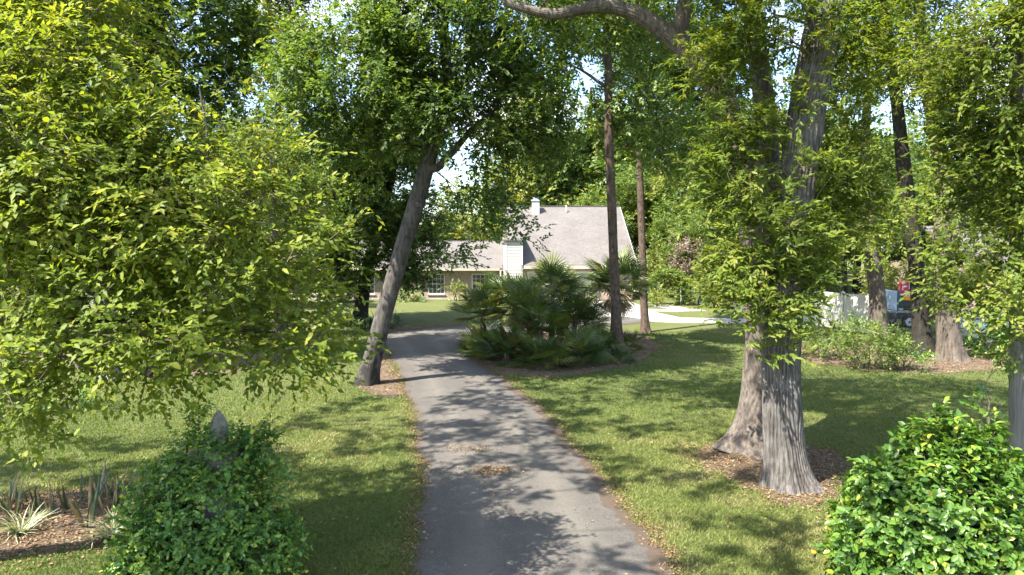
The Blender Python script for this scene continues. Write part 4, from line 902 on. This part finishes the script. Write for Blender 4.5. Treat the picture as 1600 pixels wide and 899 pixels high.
# pale tree between the two
pt_ = px_path([(438, 520), (432, 430), (425, 330), (428, 230), (440, 120), (436, 20)], 31); pt_[0][2] = -.05
make_tree('pale_tree', 'thin pale yellow-green tree between the two dark oaks', np.array([*P(438, 520, 31)[:2], 0]),
    [(pt_, [.24, .2, .18, .15, .1, .05], 'bark_tan', dict(sides=24, rows=50))],
    [B(430, 80, 31, 1.5, 1.8, 2.6), B(420, 250, 31, 1.5, 1.6, 1.8), B(450, -60, 31, 2, 2, 1.6), B(400, 400, 31, 1.6, 1.6, 1.6)], 'bark_tan', 'pale', 181, dens=5.0, rc=.75, ntw=8, nleaf=9, ll=.20, lw=.052, minh=3)
# three trunks by the fences on the right
ra = px_path([(1443, 557), (1440, 510), (1434, 440), (1426, 360), (1412, 260), (1400, 150), (1385, 20), (1380, -120)], 26.4); ra[0][2] = -.08
make_tree('dark_fence_tree', 'blackish slanting trunk tree in the shrub bed near the trailer', np.array([*XY(1440, 557), 0]),
    [(ra, [.42, .32, .29, .26, .24, .21, .16, .1], 'bark_dark', dict(sides=40, rows=80, ridge=.06))],
    [B(1380, 60, 26, 2.2, 2.4, 2.2), B(1330, 240, 27, 1.2, 1.4, 1.2), B(1400, -140, 26, 3.2, 3.2, 2.2), B(1345, 372, 27, 1.6, 1.8, .7), B(1460, 120, 27, 1.4, 1.5, 1.4)], 'bark_dark', 'camphor2', 191, dens=2.8, rc=.65, ntw=8, nleaf=9, ll=.15, lw=.036, minh=4)
rb = px_path([(1486, 565), (1482, 520), (1476, 450), (1470, 380), (1478, 300), (1460, 200), (1440, 60), (1430, -80)], 25.4); rb[0][2] = -.08
rb2 = px_path([(1474, 420), (1500, 350), (1530, 290), (1545, 200)], 25.4)
make_tree('broad_fence_tree', 'stout tan-grey trunk tree with wide base in the shrub bed', np.array([*XY(1486, 565), 0]),
    [(rb, [.44, .38, .34, .30, .28, .25, .18, .1], 'bark_tan', dict(sides=60, rows=90, flare=.4, fh=.4, ridge=.05)), (rb2, [.22, .19, .15, .09], 'bark_tan', dict(sides=14, rows=24, flare=0), 'limb')],
    [B(1520, 150, 25, 2.2, 2.4, 2.0), B(1450, 330, 24.5, 1.2, 1.4, .7), B(1480, -80, 25.5, 3, 3, 2.2), B(1580, 300, 25, 2, 2, 2), B(1420, 30, 25.5, 1.2, 1.5, 1.2)], 'bark_tan', 'camphor2', 201, dens=2.8, rc=.65, ntw=8, nleaf=9, ll=.15, lw=.036, minh=4)
rc_ = px_path([(1374, 528), (1372, 480), (1366, 420), (1360, 340), (1350, 250), (1360, 100)], 32.2); rc_[0][2] = -.08
make_tree('grey_fence_tree', 'plain grey trunk tree standing at the end of the vinyl fence', np.array([*P(1376, 520, 32.2)[:2], 0]),
    [(rc_, [.42, .36, .34, .30, .25, .12], 'bark_tan', dict(sides=36, rows=60))],
    [B(1345, 330, 32, 2.4, 2.4, 1.5), B(1320, 120, 32, 2.5, 2.6, 1.6), B(1390, 370, 32, 1.5, 1.5, .6), B(1350, -20, 32, 3.4, 3.4, 2)], 'bark_tan', 'mid', 211, dens=2.2, rc=.75, ntw=8, nleaf=9, ll=.18, lw=.045, minh=3.6)

# woodland behind: four kinds, copied
protos = []
for k, (leaf, hh_, rr_, lab) in enumerate([('mid', 15, 4.2, 'tall mid-green woodland tree standing beyond the house'), ('pale', 12, 3.8, 'sunlit yellow-green woodland tree standing beyond the house'), ('oak', 16, 5.0, 'dark broad woodland oak standing beyond the house')]):
    g = np.random.default_rng(300 + k)
    st = np.array([(0, 0, -.1), (g.normal() * .2, 0, hh_ * .2), (g.normal() * .5, g.normal() * .4, hh_ * .45), (g.normal() * .6, g.normal() * .6, hh_ * .7), (0, 0, hh_ * .9)])
    bl = [((g.normal() * rr_ * .45, g.normal() * rr_ * .45, hh_ * z_), (rr_ * q_, rr_ * q_, hh_ * .15)) for z_, q_ in ((.30, .55), (.42, .75), (.52, .75), (.62, .7), (.72, .62), (.84, .5), (.5, .8))]
    protos.append(make_tree('woodland_tree', lab, (0, 0, 0), [(st, [.4, .33, .27, .18, .07], 'bark_dark', dict(sides=16, rows=24))], bl, 'bark_dark', leaf, 310 + k, dens=.72, rc=1.15, ntw=9, nleaf=10, ll=.30, lw=.085, minh=2.5, group='woodland trees beyond the house %d' % k, spread=1.0))
g = np.random.default_rng(77); spots = []
for row, (yd, nx_) in enumerate([(74, 15), (88, 17), (104, 19)]):
    for a in range(nx_):
        fx = (a + .5 + g.uniform(-.3, .3)) / nx_ * 1.9 - .95; spots.append((fx * yd * .92, yd + g.uniform(-5, 5), g.uniform(.95, 1.45) * (1 if row else .8)))
# flanks: left of the house and along both sides
spots += [(3, 82, 1.75), (9, 80, 1.65), (14, 84, 1.8), (-1.5, 90, 1.75), (6, 92, 1.9), (-14, 64, .62), (-17, 47, .72), (-24, 56, 1.0), (-20, 68, 1.1), (-29, 66, 1.15), (21, 44, .95), (26, 66, 1.15), (14.5, 72, .95), (10, 70, .8), (-22, 44, .7), (-29, 38, .85), (-19, 33, .6), (-34, 50, .9), (-26, 28, .75), (-38, 62, 1), (23, 52, .7), (19.5, 62, .75), (30, 60, .9), (15.5, 66, .7), (36, 36, .85), (40, 48, 1), (27, 30, .62), (-33, 22, .8), (14.0, 57, .48), (18, 55, .55), (-15, 72, .6), (-8, 74, .55), (6, 76, .7)]
used = [False] * 3
for k, (x_, y_, s_) in enumerate(spots):
    if abs(x_ + 8) < 7 and y_ > 70: s_ *= .5       # low gap of sky over the left wing
    kd = int(g.choice(3, p=[.4, .42, .18])); p_ = protos[kd]
    zone = 'behind the tall garage roof' if -2 < x_ < 13 and y_ > 66 else 'behind the low house wing' if -30 < x_ <= -2 and y_ > 63 else 'beyond the far left end of the house' if x_ <= -2 else 'around the neighbour house and vinyl fence'
    if not used[kd]: t_ = p_; t_.location = (x_, y_, 0); t_.scale = (s_,) * 3; used[kd] = True
    else: t_ = copy_tree(p_, (x_, y_, 0), g.uniform(0, 6.28), s_)
    t_['label'] = ['tall mid-green', 'sunlit yellow-green', 'dark broad-crowned'][kd] + ' woodland tree standing ' + zone
    t_['group'] = ['mid-green', 'yellow-green', 'dark'][kd] + ' woodland trees ' + zone

# ================================================================== SHRUBS
def shrub(name, label, base, blobs, leaf, seed, dens, rc, ntw, nleaf, ll, lw, full=False, parts=0, group=None, up=.3, droop=.1, cat='shrub', shell=.62, stemn=4, twf=.15, spread=1.1, clump=.3):
    g = np.random.default_rng(seed); base = np.asarray(base, float); top = max(q[0][2] + q[1][2] * .3 for q in blobs); c0_ = blobs[0][0]
    t = thing(name, label, cat, base, group); seeds = []
    for k in range(stemn):
        e = np.array([c0_[0] + g.normal() * blobs[0][1][0] * .3, c0_[1] + g.normal() * .2, top * .8]); b_ = base + np.array([g.normal() * .08, g.normal() * .08, -.03])
        seeds.append((catmull([b_, (b_ + e) / 2 + g.normal(size=3) * .06, e], 8), np.linspace(.03, .012, 8)))
    tg = crown_points(blobs, dens, g, shell); tg = tg[tg[:, 2] > .05]
    ch, ends, dirs = grow(seeds, tg, g, .0035, 0.05, pathw=.15, step=.3); ch += [(p, r, 6) for p, r in seeds]
    ctr = np.mean([q[0] for q in blobs], 0); dirs = unit(dirs + .8 * unit(ends - ctr))
    pos, ld, nn, rnd, tw = sprays(ends, dirs, g, rc, ntw, nleaf, up, spread, droop, clump)
    v, q = tubes(ch); v2, q2 = twig_chains(tw, twf, g, .002); q = np.vstack([q, q2 + len(v)]); v = np.vstack([v, v2])
    obj('stems', npmesh(name + '_stems', v - base, q, 'twig', smooth=True), t)
    k_ = pos[:, 2] > .015; pos, ld, nn, rnd = pos[k_], ld[k_], nn[k_], rnd[k_]
    if full:      # leaf faces turn to the outside of the mound
        outw = unit(pos - ctr); nn = unit(nn * .55 + outw * .8); nn = unit(nn - (nn * ld).sum(1, keepdims=True) * ld)
    L = ll * g.uniform(.6, 1.25, len(pos)); W = lw * L / ll
    fo = bpy.data.objects.new('foliage', bpy.data.meshes.new('foliage')); link(fo, t); keep = np.ones(len(pos), bool)
    if parts: keep = leaf_parts(fo, base, pos, ld, nn, rnd, L, W, leaf, parts)
    v, f, k = leafgeo(pos[keep] - base, ld[keep], nn[keep], L[keep], W[keep], full)
    fo.data = npmesh(name + '_foliage', v, f, leaf, np.repeat(rnd[keep], k)); fo['kind'] = 'stuff'; return t
# rounded shrub, right foreground
rs = np.array([*P(1478, 860, 8.0)[:2], 0])
shrub('rounded_shrub', 'big rounded glossy green shrub at the foot of the utility pole', rs, [((rs[0], rs[1], .75), (1.12, 1.05, .95)), ((rs[0] + .1, rs[1] + .1, 1.35), (.72, .7, .66)), ((rs[0] - .6, rs[1] - .1, .55), (.7, .7, .65)), ((rs[0] + .75, rs[1], .6), (.7, .7, .7)), ((rs[0] - .35, rs[1] + .1, 1.75), (.14, .14, .22)), ((rs[0] + .3, rs[1], 1.98), (.2, .2, .16)), ((rs[0] - 1.15, rs[1] - .2, .95), (.2, .2, .2)), ((rs[0] - .9, rs[1] - .3, 1.35), (.18, .2, .2)), ((rs[0] + .05, rs[1] - .1, 1.9), (.12, .1, .2)), ((rs[0] - .15, rs[1], 2.12), (.04, .04, .16), 6), ((rs[0] - .95, rs[1] - .2, 1.55), (.05, .05, .12), 6), ((rs[0] + .55, rs[1], 1.95), (.05, .05, .14), 6), ((rs[0] - 1.25, rs[1] - .3, .6), (.1, .1, .1), 3)], 'shrub', 401, 135, .19, 6, 7, .085, .027, True, 300, shell=.7, twf=.3)
# vines over the gatepost, left foreground
vs_ = np.array([gpx[0] + .0, gpx[1], 0])
def vb(px, py, d, rx, ry, rz): return B(px, py, d, rx, ry, rz)
shrub('gatepost_vine', 'dense mixed vine mound growing over the concrete gatepost', vs_ + np.array([-.1, -.25, 0]), [vb(335, 800, 8.3, .66, .62, .66), vb(335, 722, 8.3, .55, .52, .34), vb(280, 860, 8.2, .72, .7, .55), vb(395, 860, 8.3, .5, .6, .5), vb(395, 710, 8.5, .26, .3, .24), vb(265, 760, 8.3, .35, .4, .3), vb(225, 800, 8.2, .25, .3, .3), vb(440, 745, 8.4, .16, .2, .2), vb(405, 680, 8.5, .14, .15, .16), vb(300, 690, 8.3, .18, .2, .14), vb(235, 890, 8.0, .4, .4, .3), vb(312, 648, 8.45, .03, .03, .10), vb(350, 704, 8.22, .40, .2, .10)], 'vine', 411, 190, .2, 6, 7, .062, .020, True, 300, shell=.55, twf=.4, spread=1.2)
# shrubs along the right bed
for k, (px, py, wpx, hpx, lab) in enumerate([(1355, 575, 62, 74, 'leafy green shrub in front of the corner of the vinyl fence'), (1280, 560, 44, 76, 'tall leafy shrub between twin oak and vinyl fence'), (1410, 578, 40, 38, 'low dark shrub beside the blackish fence tree trunk'), (1545, 560, 42, 60, 'dark shrub under the overhanging bright tree by the pole'), (1585, 585, 26, 46, 'small dark shrub right behind the wooden utility pole')]):
    b_ = np.array([*XY(px, py), 0]); m_ = b_[1] / F; rx, rz = wpx * m_, hpx * m_
    shrub('bed_shrub', lab, b_, [((b_[0], b_[1], rz * .5), (rx * .85, rx * .8, rz * .5)), ((b_[0] - rx * .4, b_[1], rz * .4), (rx * .6, rx * .6, rz * .4)), ((b_[0] + rx * .45, b_[1] - .1, rz * .35), (rx * .55, rx * .6, rz * .35))], 'mid' if k < 2 else 'vine', 420 + k, 11, .42, 6, 8, .11, .026, group='shrubs along the right bed', shell=.5, up=.5)
# small things near: shoot at the oak foot
b_ = np.array([*XY(1212, 758), 0]); shrub('foot_sprig', 'tiny yellow-green sprig at the foot of the twin oak', b_, [((b_[0], b_[1] - .05, .16), (.24, .18, .14))], 'camphor2', 431, 400, .12, 5, 6, .045, .014, shell=.3)
# shrubs by the house
for k, (px, py, d, w_, h_, leaf, lab) in enumerate([(712, 470, 53.3, .75, 1.5, 'pale', 'yellow-green shrub against the brick wall between two windows'), (640, 474, 52.5, 1.3, 1.1, 'mid', 'low green shrub under the left wall of the brick house'), (540, 470, 52, 1.6, 1.6, 'mid', 'loose bare-stemmed shrub on the sunny lawn behind the dark oak'), (1026, 478, 48, .8, 1.0, 'pale', 'small pale shrub beside the path left of the arbor'), (1118, 476, 47.5, 1.5, 2.1, 'pale', 'bright green shrub behind the grass strip beside the garden cart'), (1068, 474, 49, .9, 1.3, 'mid', 'leafy shrub at the right foot of the vine arbor'), (1100, 474, 51.5, 1.2, 1.6, 'mid', 'shaded shrub directly behind the blue garden cart'), (1030, 440, 57, 2.2, 4.2, 'pale', 'tall sunlit yellow-green shrub rising behind the arbor'), (1150, 470, 53, 2.2, 3.4, 'mid', 'large green shrub at the far end of the vinyl fence'), (985, 470, 58, 1.6, 3.0, 'mid', 'green shrub at the right corner of the garage'), (1392, 470, 42, 2.2, 3.4, 'pale', 'tall sunlit shrub standing behind the small trailer'), (1465, 470, 40, 1.9, 3.0, 'mid', 'tall green shrub behind the stout tan-grey trunk')]):
    x_ = (px - 800) / F * d; b_ = np.array([x_, d, 0])
    shrub('garden_shrub', lab, b_, [((x_, d, h_ * .5), (w_ * .9, w_ * .8, h_ * .5)), ((x_ + w_ * .4, d - .1, h_ * .35), (w_ * .6, w_ * .6, h_ * .33)), ((x_ - w_ * .4, d, h_ * .6), (w_ * .5, w_ * .6, h_ * .3))], leaf, 440 + k, 5.0 if h_ < 3 else 2.6, .5, 7, 9, .15, .045, group='shrubs round the house and yard', shell=.45)
# dry pinkish shrub
x_, d = (1082 - 800) / F * 54, 54.
shrub('dry_shrub', 'pinkish brown half-dead shrub standing over the far hedge', (x_, d, 0), [((x_, d, 3.1), (1.7, 1.5, 1.6)), ((x_ - .8, d, 4.3), (.9, .9, .9)), ((x_ + .7, d, 2.4), (1.3, 1.2, .9))], 'dry', 460, 2.6, .6, 6, 8, .17, .035, shell=.3, twf=.8)
# arbor with vine
ax, ay = (1044 - 800) / F * 49.5, 49.5
ar = thing('vine_arbor', 'arched garden arbor smothered in green vine over the path', 'arbor', (ax, ay, 0))
for sx in (-1, 1):
    for yy_ in (-.35, .35): MB().box((sx * .85 - .04, yy_ - .04, 0), (sx * .85 + .04, yy_ + .04, 1.7)).build('arbor_post', 'white_trim', ar)
th = np.linspace(0, math.pi, 13)
for yy_ in (-.35, .35):
    v, q = tubes([(np.stack([np.cos(th) * .85, np.full(13, yy_), 1.7 + np.sin(th) * .55], 1), np.full(13, .035), 8)]); obj('arch', npmesh('arch', v, q, 'white_trim', smooth=True), ar)
g = np.random.default_rng(55); n_ = 330; a_ = g.uniform(-1.1, math.pi + 1.1, n_); ends = np.stack([np.where((a_ > 0) & (a_ < math.pi), np.cos(a_) * .95, np.sign(np.cos(a_)) * .95), g.uniform(-.5, .5, n_), np.where((a_ > 0) & (a_ < math.pi), 1.65 + np.sin(a_) * .6, 1.65 * (1 - np.minimum(np.abs(np.where(a_ < 0, a_, a_ - math.pi)) / 1.1, 1)))], 1)
ends += g.normal(size=ends.shape) * .09; pos, ld, nn, rnd, tw = sprays(ends, unit(ends - np.array([0, 0, 1.2])), g, .3, 6, 7, .2, 1.0, .2)
v, f, k = leafgeo(pos, ld, nn, .12 * g.uniform(.6, 1.2, len(pos)), .04); o_ = obj('vine_foliage', npmesh('vine_foliage', v, f, 'mid', np.repeat(rnd, k)), ar); o_['kind'] = 'stuff'

# far left: shrub and palmettos behind the yellow-green tree
b_ = np.array([*XY(95, 640), 0]); shrub('understory_shrub', 'glossy small-leaved shrub at the edge of the left lawn', b_, [((b_[0], b_[1], .55), (.95, .8, .55)), ((b_[0] - .6, b_[1], .45), (.7, .7, .45))], 'vine', 471, 22, .3, 6, 8, .075, .02, shell=.5)

# ------------------------------------------------------------------ fan palms
def frond_mesh(name, mat, r, pet, nseg, arc, droop, seed, rv):
    """petiole along +X then a fan of folded blades"""
    g = np.random.default_rng(seed); V = []; Fc = []; C = []
    def addv(p, c): V.append(p); C.append(c); return len(V) - 1
    pz = lambda s: -.10 * droop * s * s
    a = [addv((0, y, z), rv * .6) for y, z in ((-.012, 0), (.012, 0), (0, -.018))]; b_ = [addv((pet, y * .6, pz(1) * pet + z), rv * .6) for y, z in ((-.012, 0), (.012, 0), (0, -.018))]
    for k in range(3): Fc.append((a[k], a[(k + 1) % 3], b_[(k + 1) % 3], b_[k]))
    h = np.array([pet, 0, pz(1) * pet])
    for k in range(nseg):
        t = -arc / 2 + arc * k / (nseg - 1) + g.normal() * .02; L = r * (1 - .28 * (abs(t) / (arc / 2)) ** 2) * g.uniform(.9, 1.06); wb = arc / nseg * .5 * .72
        d = np.array([math.cos(t), math.sin(t), .16 * math.cos(t * 1.0)]); cup = .10 * abs(math.sin(t)); c = float(np.clip(rv + g.normal() * .12, 0, 1))
        def at(s, da, dz=0): tt = t + da; return tuple(h + np.array([math.cos(tt), math.sin(tt), .12]) * L * s + np.array([0, 0, cup * L * s - droop * .32 * L * s ** 2.6 + dz]))
        p0 = addv(tuple(h), c); l_, m_, r_ = addv(at(.55, -wb), c), addv(at(.58, 0, -.02 * r), c), addv(at(.55, wb), c); tip = addv(at(1, 0), min(1, c + .1))
        Fc += [(p0, l_, m_), (p0, m_, r_), (l_, tip, m_), (m_, tip, r_)]
    me = bpy.data.meshes.new(name); me.from_pydata(V, [], Fc); me.materials.append(M[mat])
    at_ = me.attributes.new('rnd', 'FLOAT', 'POINT'); at_.data.foreach_set('value', np.array(C, np.float32)); me.update(); return me
FR = [frond_mesh('frond', 'palm', .62, .62, 22, R(250), dr_, 500 + k, rv) for k, (dr_, rv) in enumerate([(.5, .3), (.8, .5), (1.1, .65), (.4, .85), (.9, .12), (1.3, .95)])]
DF = [frond_mesh('dead_frond', 'deadpalm', .5, .5, 16, R(120), 2.2, 520 + k, .4 + .2 * k) for k in range(2)]
def fan_palm(name, label, base, hgt, nfr, scale, seed, group=None, lean=(0, 0), dead=3, cat='palm', low=-.25, tr=.11):
    g = np.random.default_rng(seed); t = thing(name, label, cat, base, group)
    top = np.array([lean[0], lean[1], hgt]); mid = top * .5 + np.array([lean[0] * .25, lean[1] * .25, -.05])
    v, q = trunk_geo([(0, 0, -.05), mid, top], [tr * 1.15, tr, tr * .8], sides=16, rows=22, flare=.1, ridge=.12, nr=6, seed=seed, vs=6)
    obj('trunk', npmesh('trunk', v, q, 'bark_pine', smooth=True), t)
    for k in range(nfr + dead):
        dd_ = k >= nfr; e = R(g.uniform(-65, -35)) if dd_ else math.asin(np.clip(low + (1 - low) * ((k + .5) / nfr) ** 1.1, -1, .97)); a = k * 2.399 + g.normal() * .25
        me = DF[k % 2] if dd_ else FR[int(g.integers(0, 6))]
        o = bpy.data.objects.new('dead_frond' if dd_ else 'frond', me); COL.objects.link(o); o.parent = t; o.location = tuple(top + np.array([0, 0, g.uniform(-.12, .02)]))
        o.rotation_mode = 'ZYX' if False else 'XYZ'
        mat_ = Matrix.Rotation(a, 4, 'Z') @ Matrix.Rotation(-e, 4, 'Y') @ Matrix.Rotation(g.normal() * .35, 4, 'X'); s_ = scale * g.uniform(.8, 1.15)
        o.rotation_euler = mat_.to_euler(); o.scale = (s_, s_, s_)
    return t
GP = 'palmettos in the driveway island'
LP_ = 'dark green fan palmetto in the thick island clump beside the driveway'
for k, (px, py, h_, n_, s_, lx, ly) in enumerate([(815, 545, 1.9, 26, 1.0, -.3, 0), (860, 540, 2.2, 26, 1.05, .1, 0), (770, 545, 1.3, 24, .95, -.45, 0), (840, 560, 1.0, 24, .95, .1, -.2), (895, 545, 1.2, 24, .9, .1, 0), (800, 565, .35, 20, .85, -.2, -.2), (850, 572, .22, 20, .85, 0, -.2), (900, 568, .3, 20, .85, .1, -.2), (935, 558, .25, 18, .7, 0, 0), (765, 558, .3, 18, .8, -.1, 0), (978, 545, .1, 12, .6, .1, 0), (915, 535, .8, 20, .8, 0, 0), (880, 525, 1.5, 22, 1.0, .2, .2), (790, 530, 1.6, 22, 1.0, -.4, .2), (970, 566, .1, 10, .45, 0, 0), (740, 550, .15, 12, .6, 0, 0), (830, 555, 1.55, 20, .95, -.1, -.2)]):
    fan_palm('palmetto', LP_, (*XY(px, py), 0), h_ * 1.12, n_ + 8, s_ * 1.25, 600 + k, GP, (lx, ly), 7 if h_ > .8 else 2)
fan_palm('cabbage_palm', 'taller fan palm with dry brown skirt right of the slender pine trunk', (*P(958, 500, 30.5)[:2], 0), 2.55, 36, 1.55, 640, None, (.1, 0), 14, low=-.35, tr=.16)
for k, (px, py, d) in enumerate([(215, 560, 24), (265, 555, 25), (190, 540, 27), (320, 560, 25.5), (245, 540, 28)]):
    fan_palm('understory_palmetto', 'fan palmetto in the shaded understory behind the lichen oak', (*P(px, py, d)[:2], 0), .5 + .25 * (k % 3), 18, 1.0, 660 + k, 'palmettos behind the lichen oak', (0, 0), 1)

# ------------------------------------------------------------------ sword-leaved plants in the flower bed
def blade_mesh(name, mat, L, w_, bend, rv, n=5, fold=.3):
    s = np.linspace(0, 1, n); V = []; 
    for t in s:
        wd = w_ * (1 - t ** 2.2) * (.75 + .5 * t * (1 - t) * 2) + .0015; z = L * (t - .25 * bend * t * t); x = bend * L * t * t
        V += [(x, -wd, z), (x - fold * wd, 0, z), (x, wd, z)]
    Fc = []
    for k in range(n - 1): a = k * 3; Fc += [(a, a + 1, a + 4, a + 3), (a + 1, a + 2, a + 5, a + 4)]
    me = bpy.data.meshes.new(name); me.from_pydata(V, [], Fc); me.materials.append(M[mat]); me.update()
    at_ = me.attributes.new('rnd', 'FLOAT', 'POINT'); at_.data.foreach_set('value', np.clip(np.full(len(V), rv) + np.random.default_rng(int(rv * 999)).normal(size=len(V)) * .06, 0, 1).astype(np.float32)); return me
SN = [blade_mesh('sword', 'snake', .8, .032, b_, rv) for b_, rv in ((.05, .3), (.12, .55), (.2, .75), (.08, .95), (.3, .45))]
def leafy(name, label, base, meshes, n, tilt, smin, smax, seed, group=None, spread=.12, cat='plant', part='leaf'):
    g = np.random.default_rng(seed); t = thing(name, label, cat, base, group)
    for k in range(n):
        o = bpy.data.objects.new(part, meshes[int(g.integers(0, len(meshes)))]); COL.objects.link(o); o.parent = t; a = g.uniform(0, 6.283); r_ = spread * math.sqrt(g.random())
        o.location = (math.cos(a) * r_, math.sin(a) * r_, -.01); e = R(abs(g.normal()) * tilt); s_ = g.uniform(smin, smax)
        o.rotation_euler = (Matrix.Rotation(a, 4, 'Z') @ Matrix.Rotation(e, 4, 'Y') @ Matrix.Rotation(g.uniform(0, 6.28) * .25, 4, 'Z')).to_euler(); o.scale = (s_,) * 3
    return t
SL = 'upright sword-leaved plant in the mulched flower bed'; SG = 'sword-leaved plants in the flower bed'
for k, (px, py, n_, s_) in enumerate([(150, 790, 9, .95), (170, 800, 8, .9), (185, 785, 7, .85), (140, 822, 5, 1.1), (22, 805, 8, .85), (5, 800, 7, .8), (60, 800, 5, .7), (78, 812, 5, .75), (105, 795, 4, .7), (45, 785, 4, .6), (200, 800, 5, .7), (165, 775, 5, .75), (120, 785, 4, .65)]):
    leafy('sword_plant', SL, (*XY(px, py), 0), SN, n_, 14, s_ * .6, s_ * 1.05, 700 + k, SG, .10)
VA = [blade_mesh('variegated_blade', 'vari', .42, .009, b_, rv, 5) for b_, rv in ((.5, .3), (.8, .6), (1.0, .9), (.65, .75))]
for k, (px, py, n_, lab) in enumerate([(32, 832, 110, 'tuft of pale variegated grass beside the leftmost sword plants'), (175, 838, 130, 'pale variegated grass tuft between sword plants and vine mound')]):
    leafy('variegated_tuft', lab, (*XY(px, py), 0), VA, n_, 38, .6, 1.15, 720 + k, 'variegated tufts in the flower bed', .11, 'grass tuft', 'blade')
ST = [blade_mesh('strap_leaf', 'strap', .75, .022, b_, rv, 5) for b_, rv in ((.4, .3), (.7, .5), (.9, .8))]
for k, (px, py) in enumerate([(535, 507), (550, 511), (590, 512), (605, 514), (520, 505), (575, 514), (612, 508), (505, 508)]):
    leafy('strap_plant', 'dark strap-leaved clump at the foot of the dark oak', (*XY(px, py), 0), ST, 42, 32, .9, 1.5, 740 + k, 'strap-leaved clumps round the dark oak', .35)
# climbing vine on the pole and a single orange leaf
b_ = np.array([*P(1535, 690, 10.4)[:2], 0]); shrub('wild_vine', 'thin climbing vine with large heart leaves beside the utility pole', b_, [B(1532, 625, 10.4, .22, .2, .5), B(1560, 560, 10.5, .25, .2, .25)], 'vine', 481, 60, .2, 2, 4, .10, .042, True, 0, shell=.2, stemn=2)
of = XY(1268, 872); v, f, k = leafgeo(np.array([[of[0], of[1], .07]]), np.array([[.8, .6, 0.]]), np.array([[0, -.5, .86]]), .11, .035, True)
o_ = obj('fallen_orange_leaf', npmesh('fallen_orange_leaf', v, f, 'orange', np.zeros(6))); tag(o_, 'single bright orange leaf lying on the lawn', 'leaf')
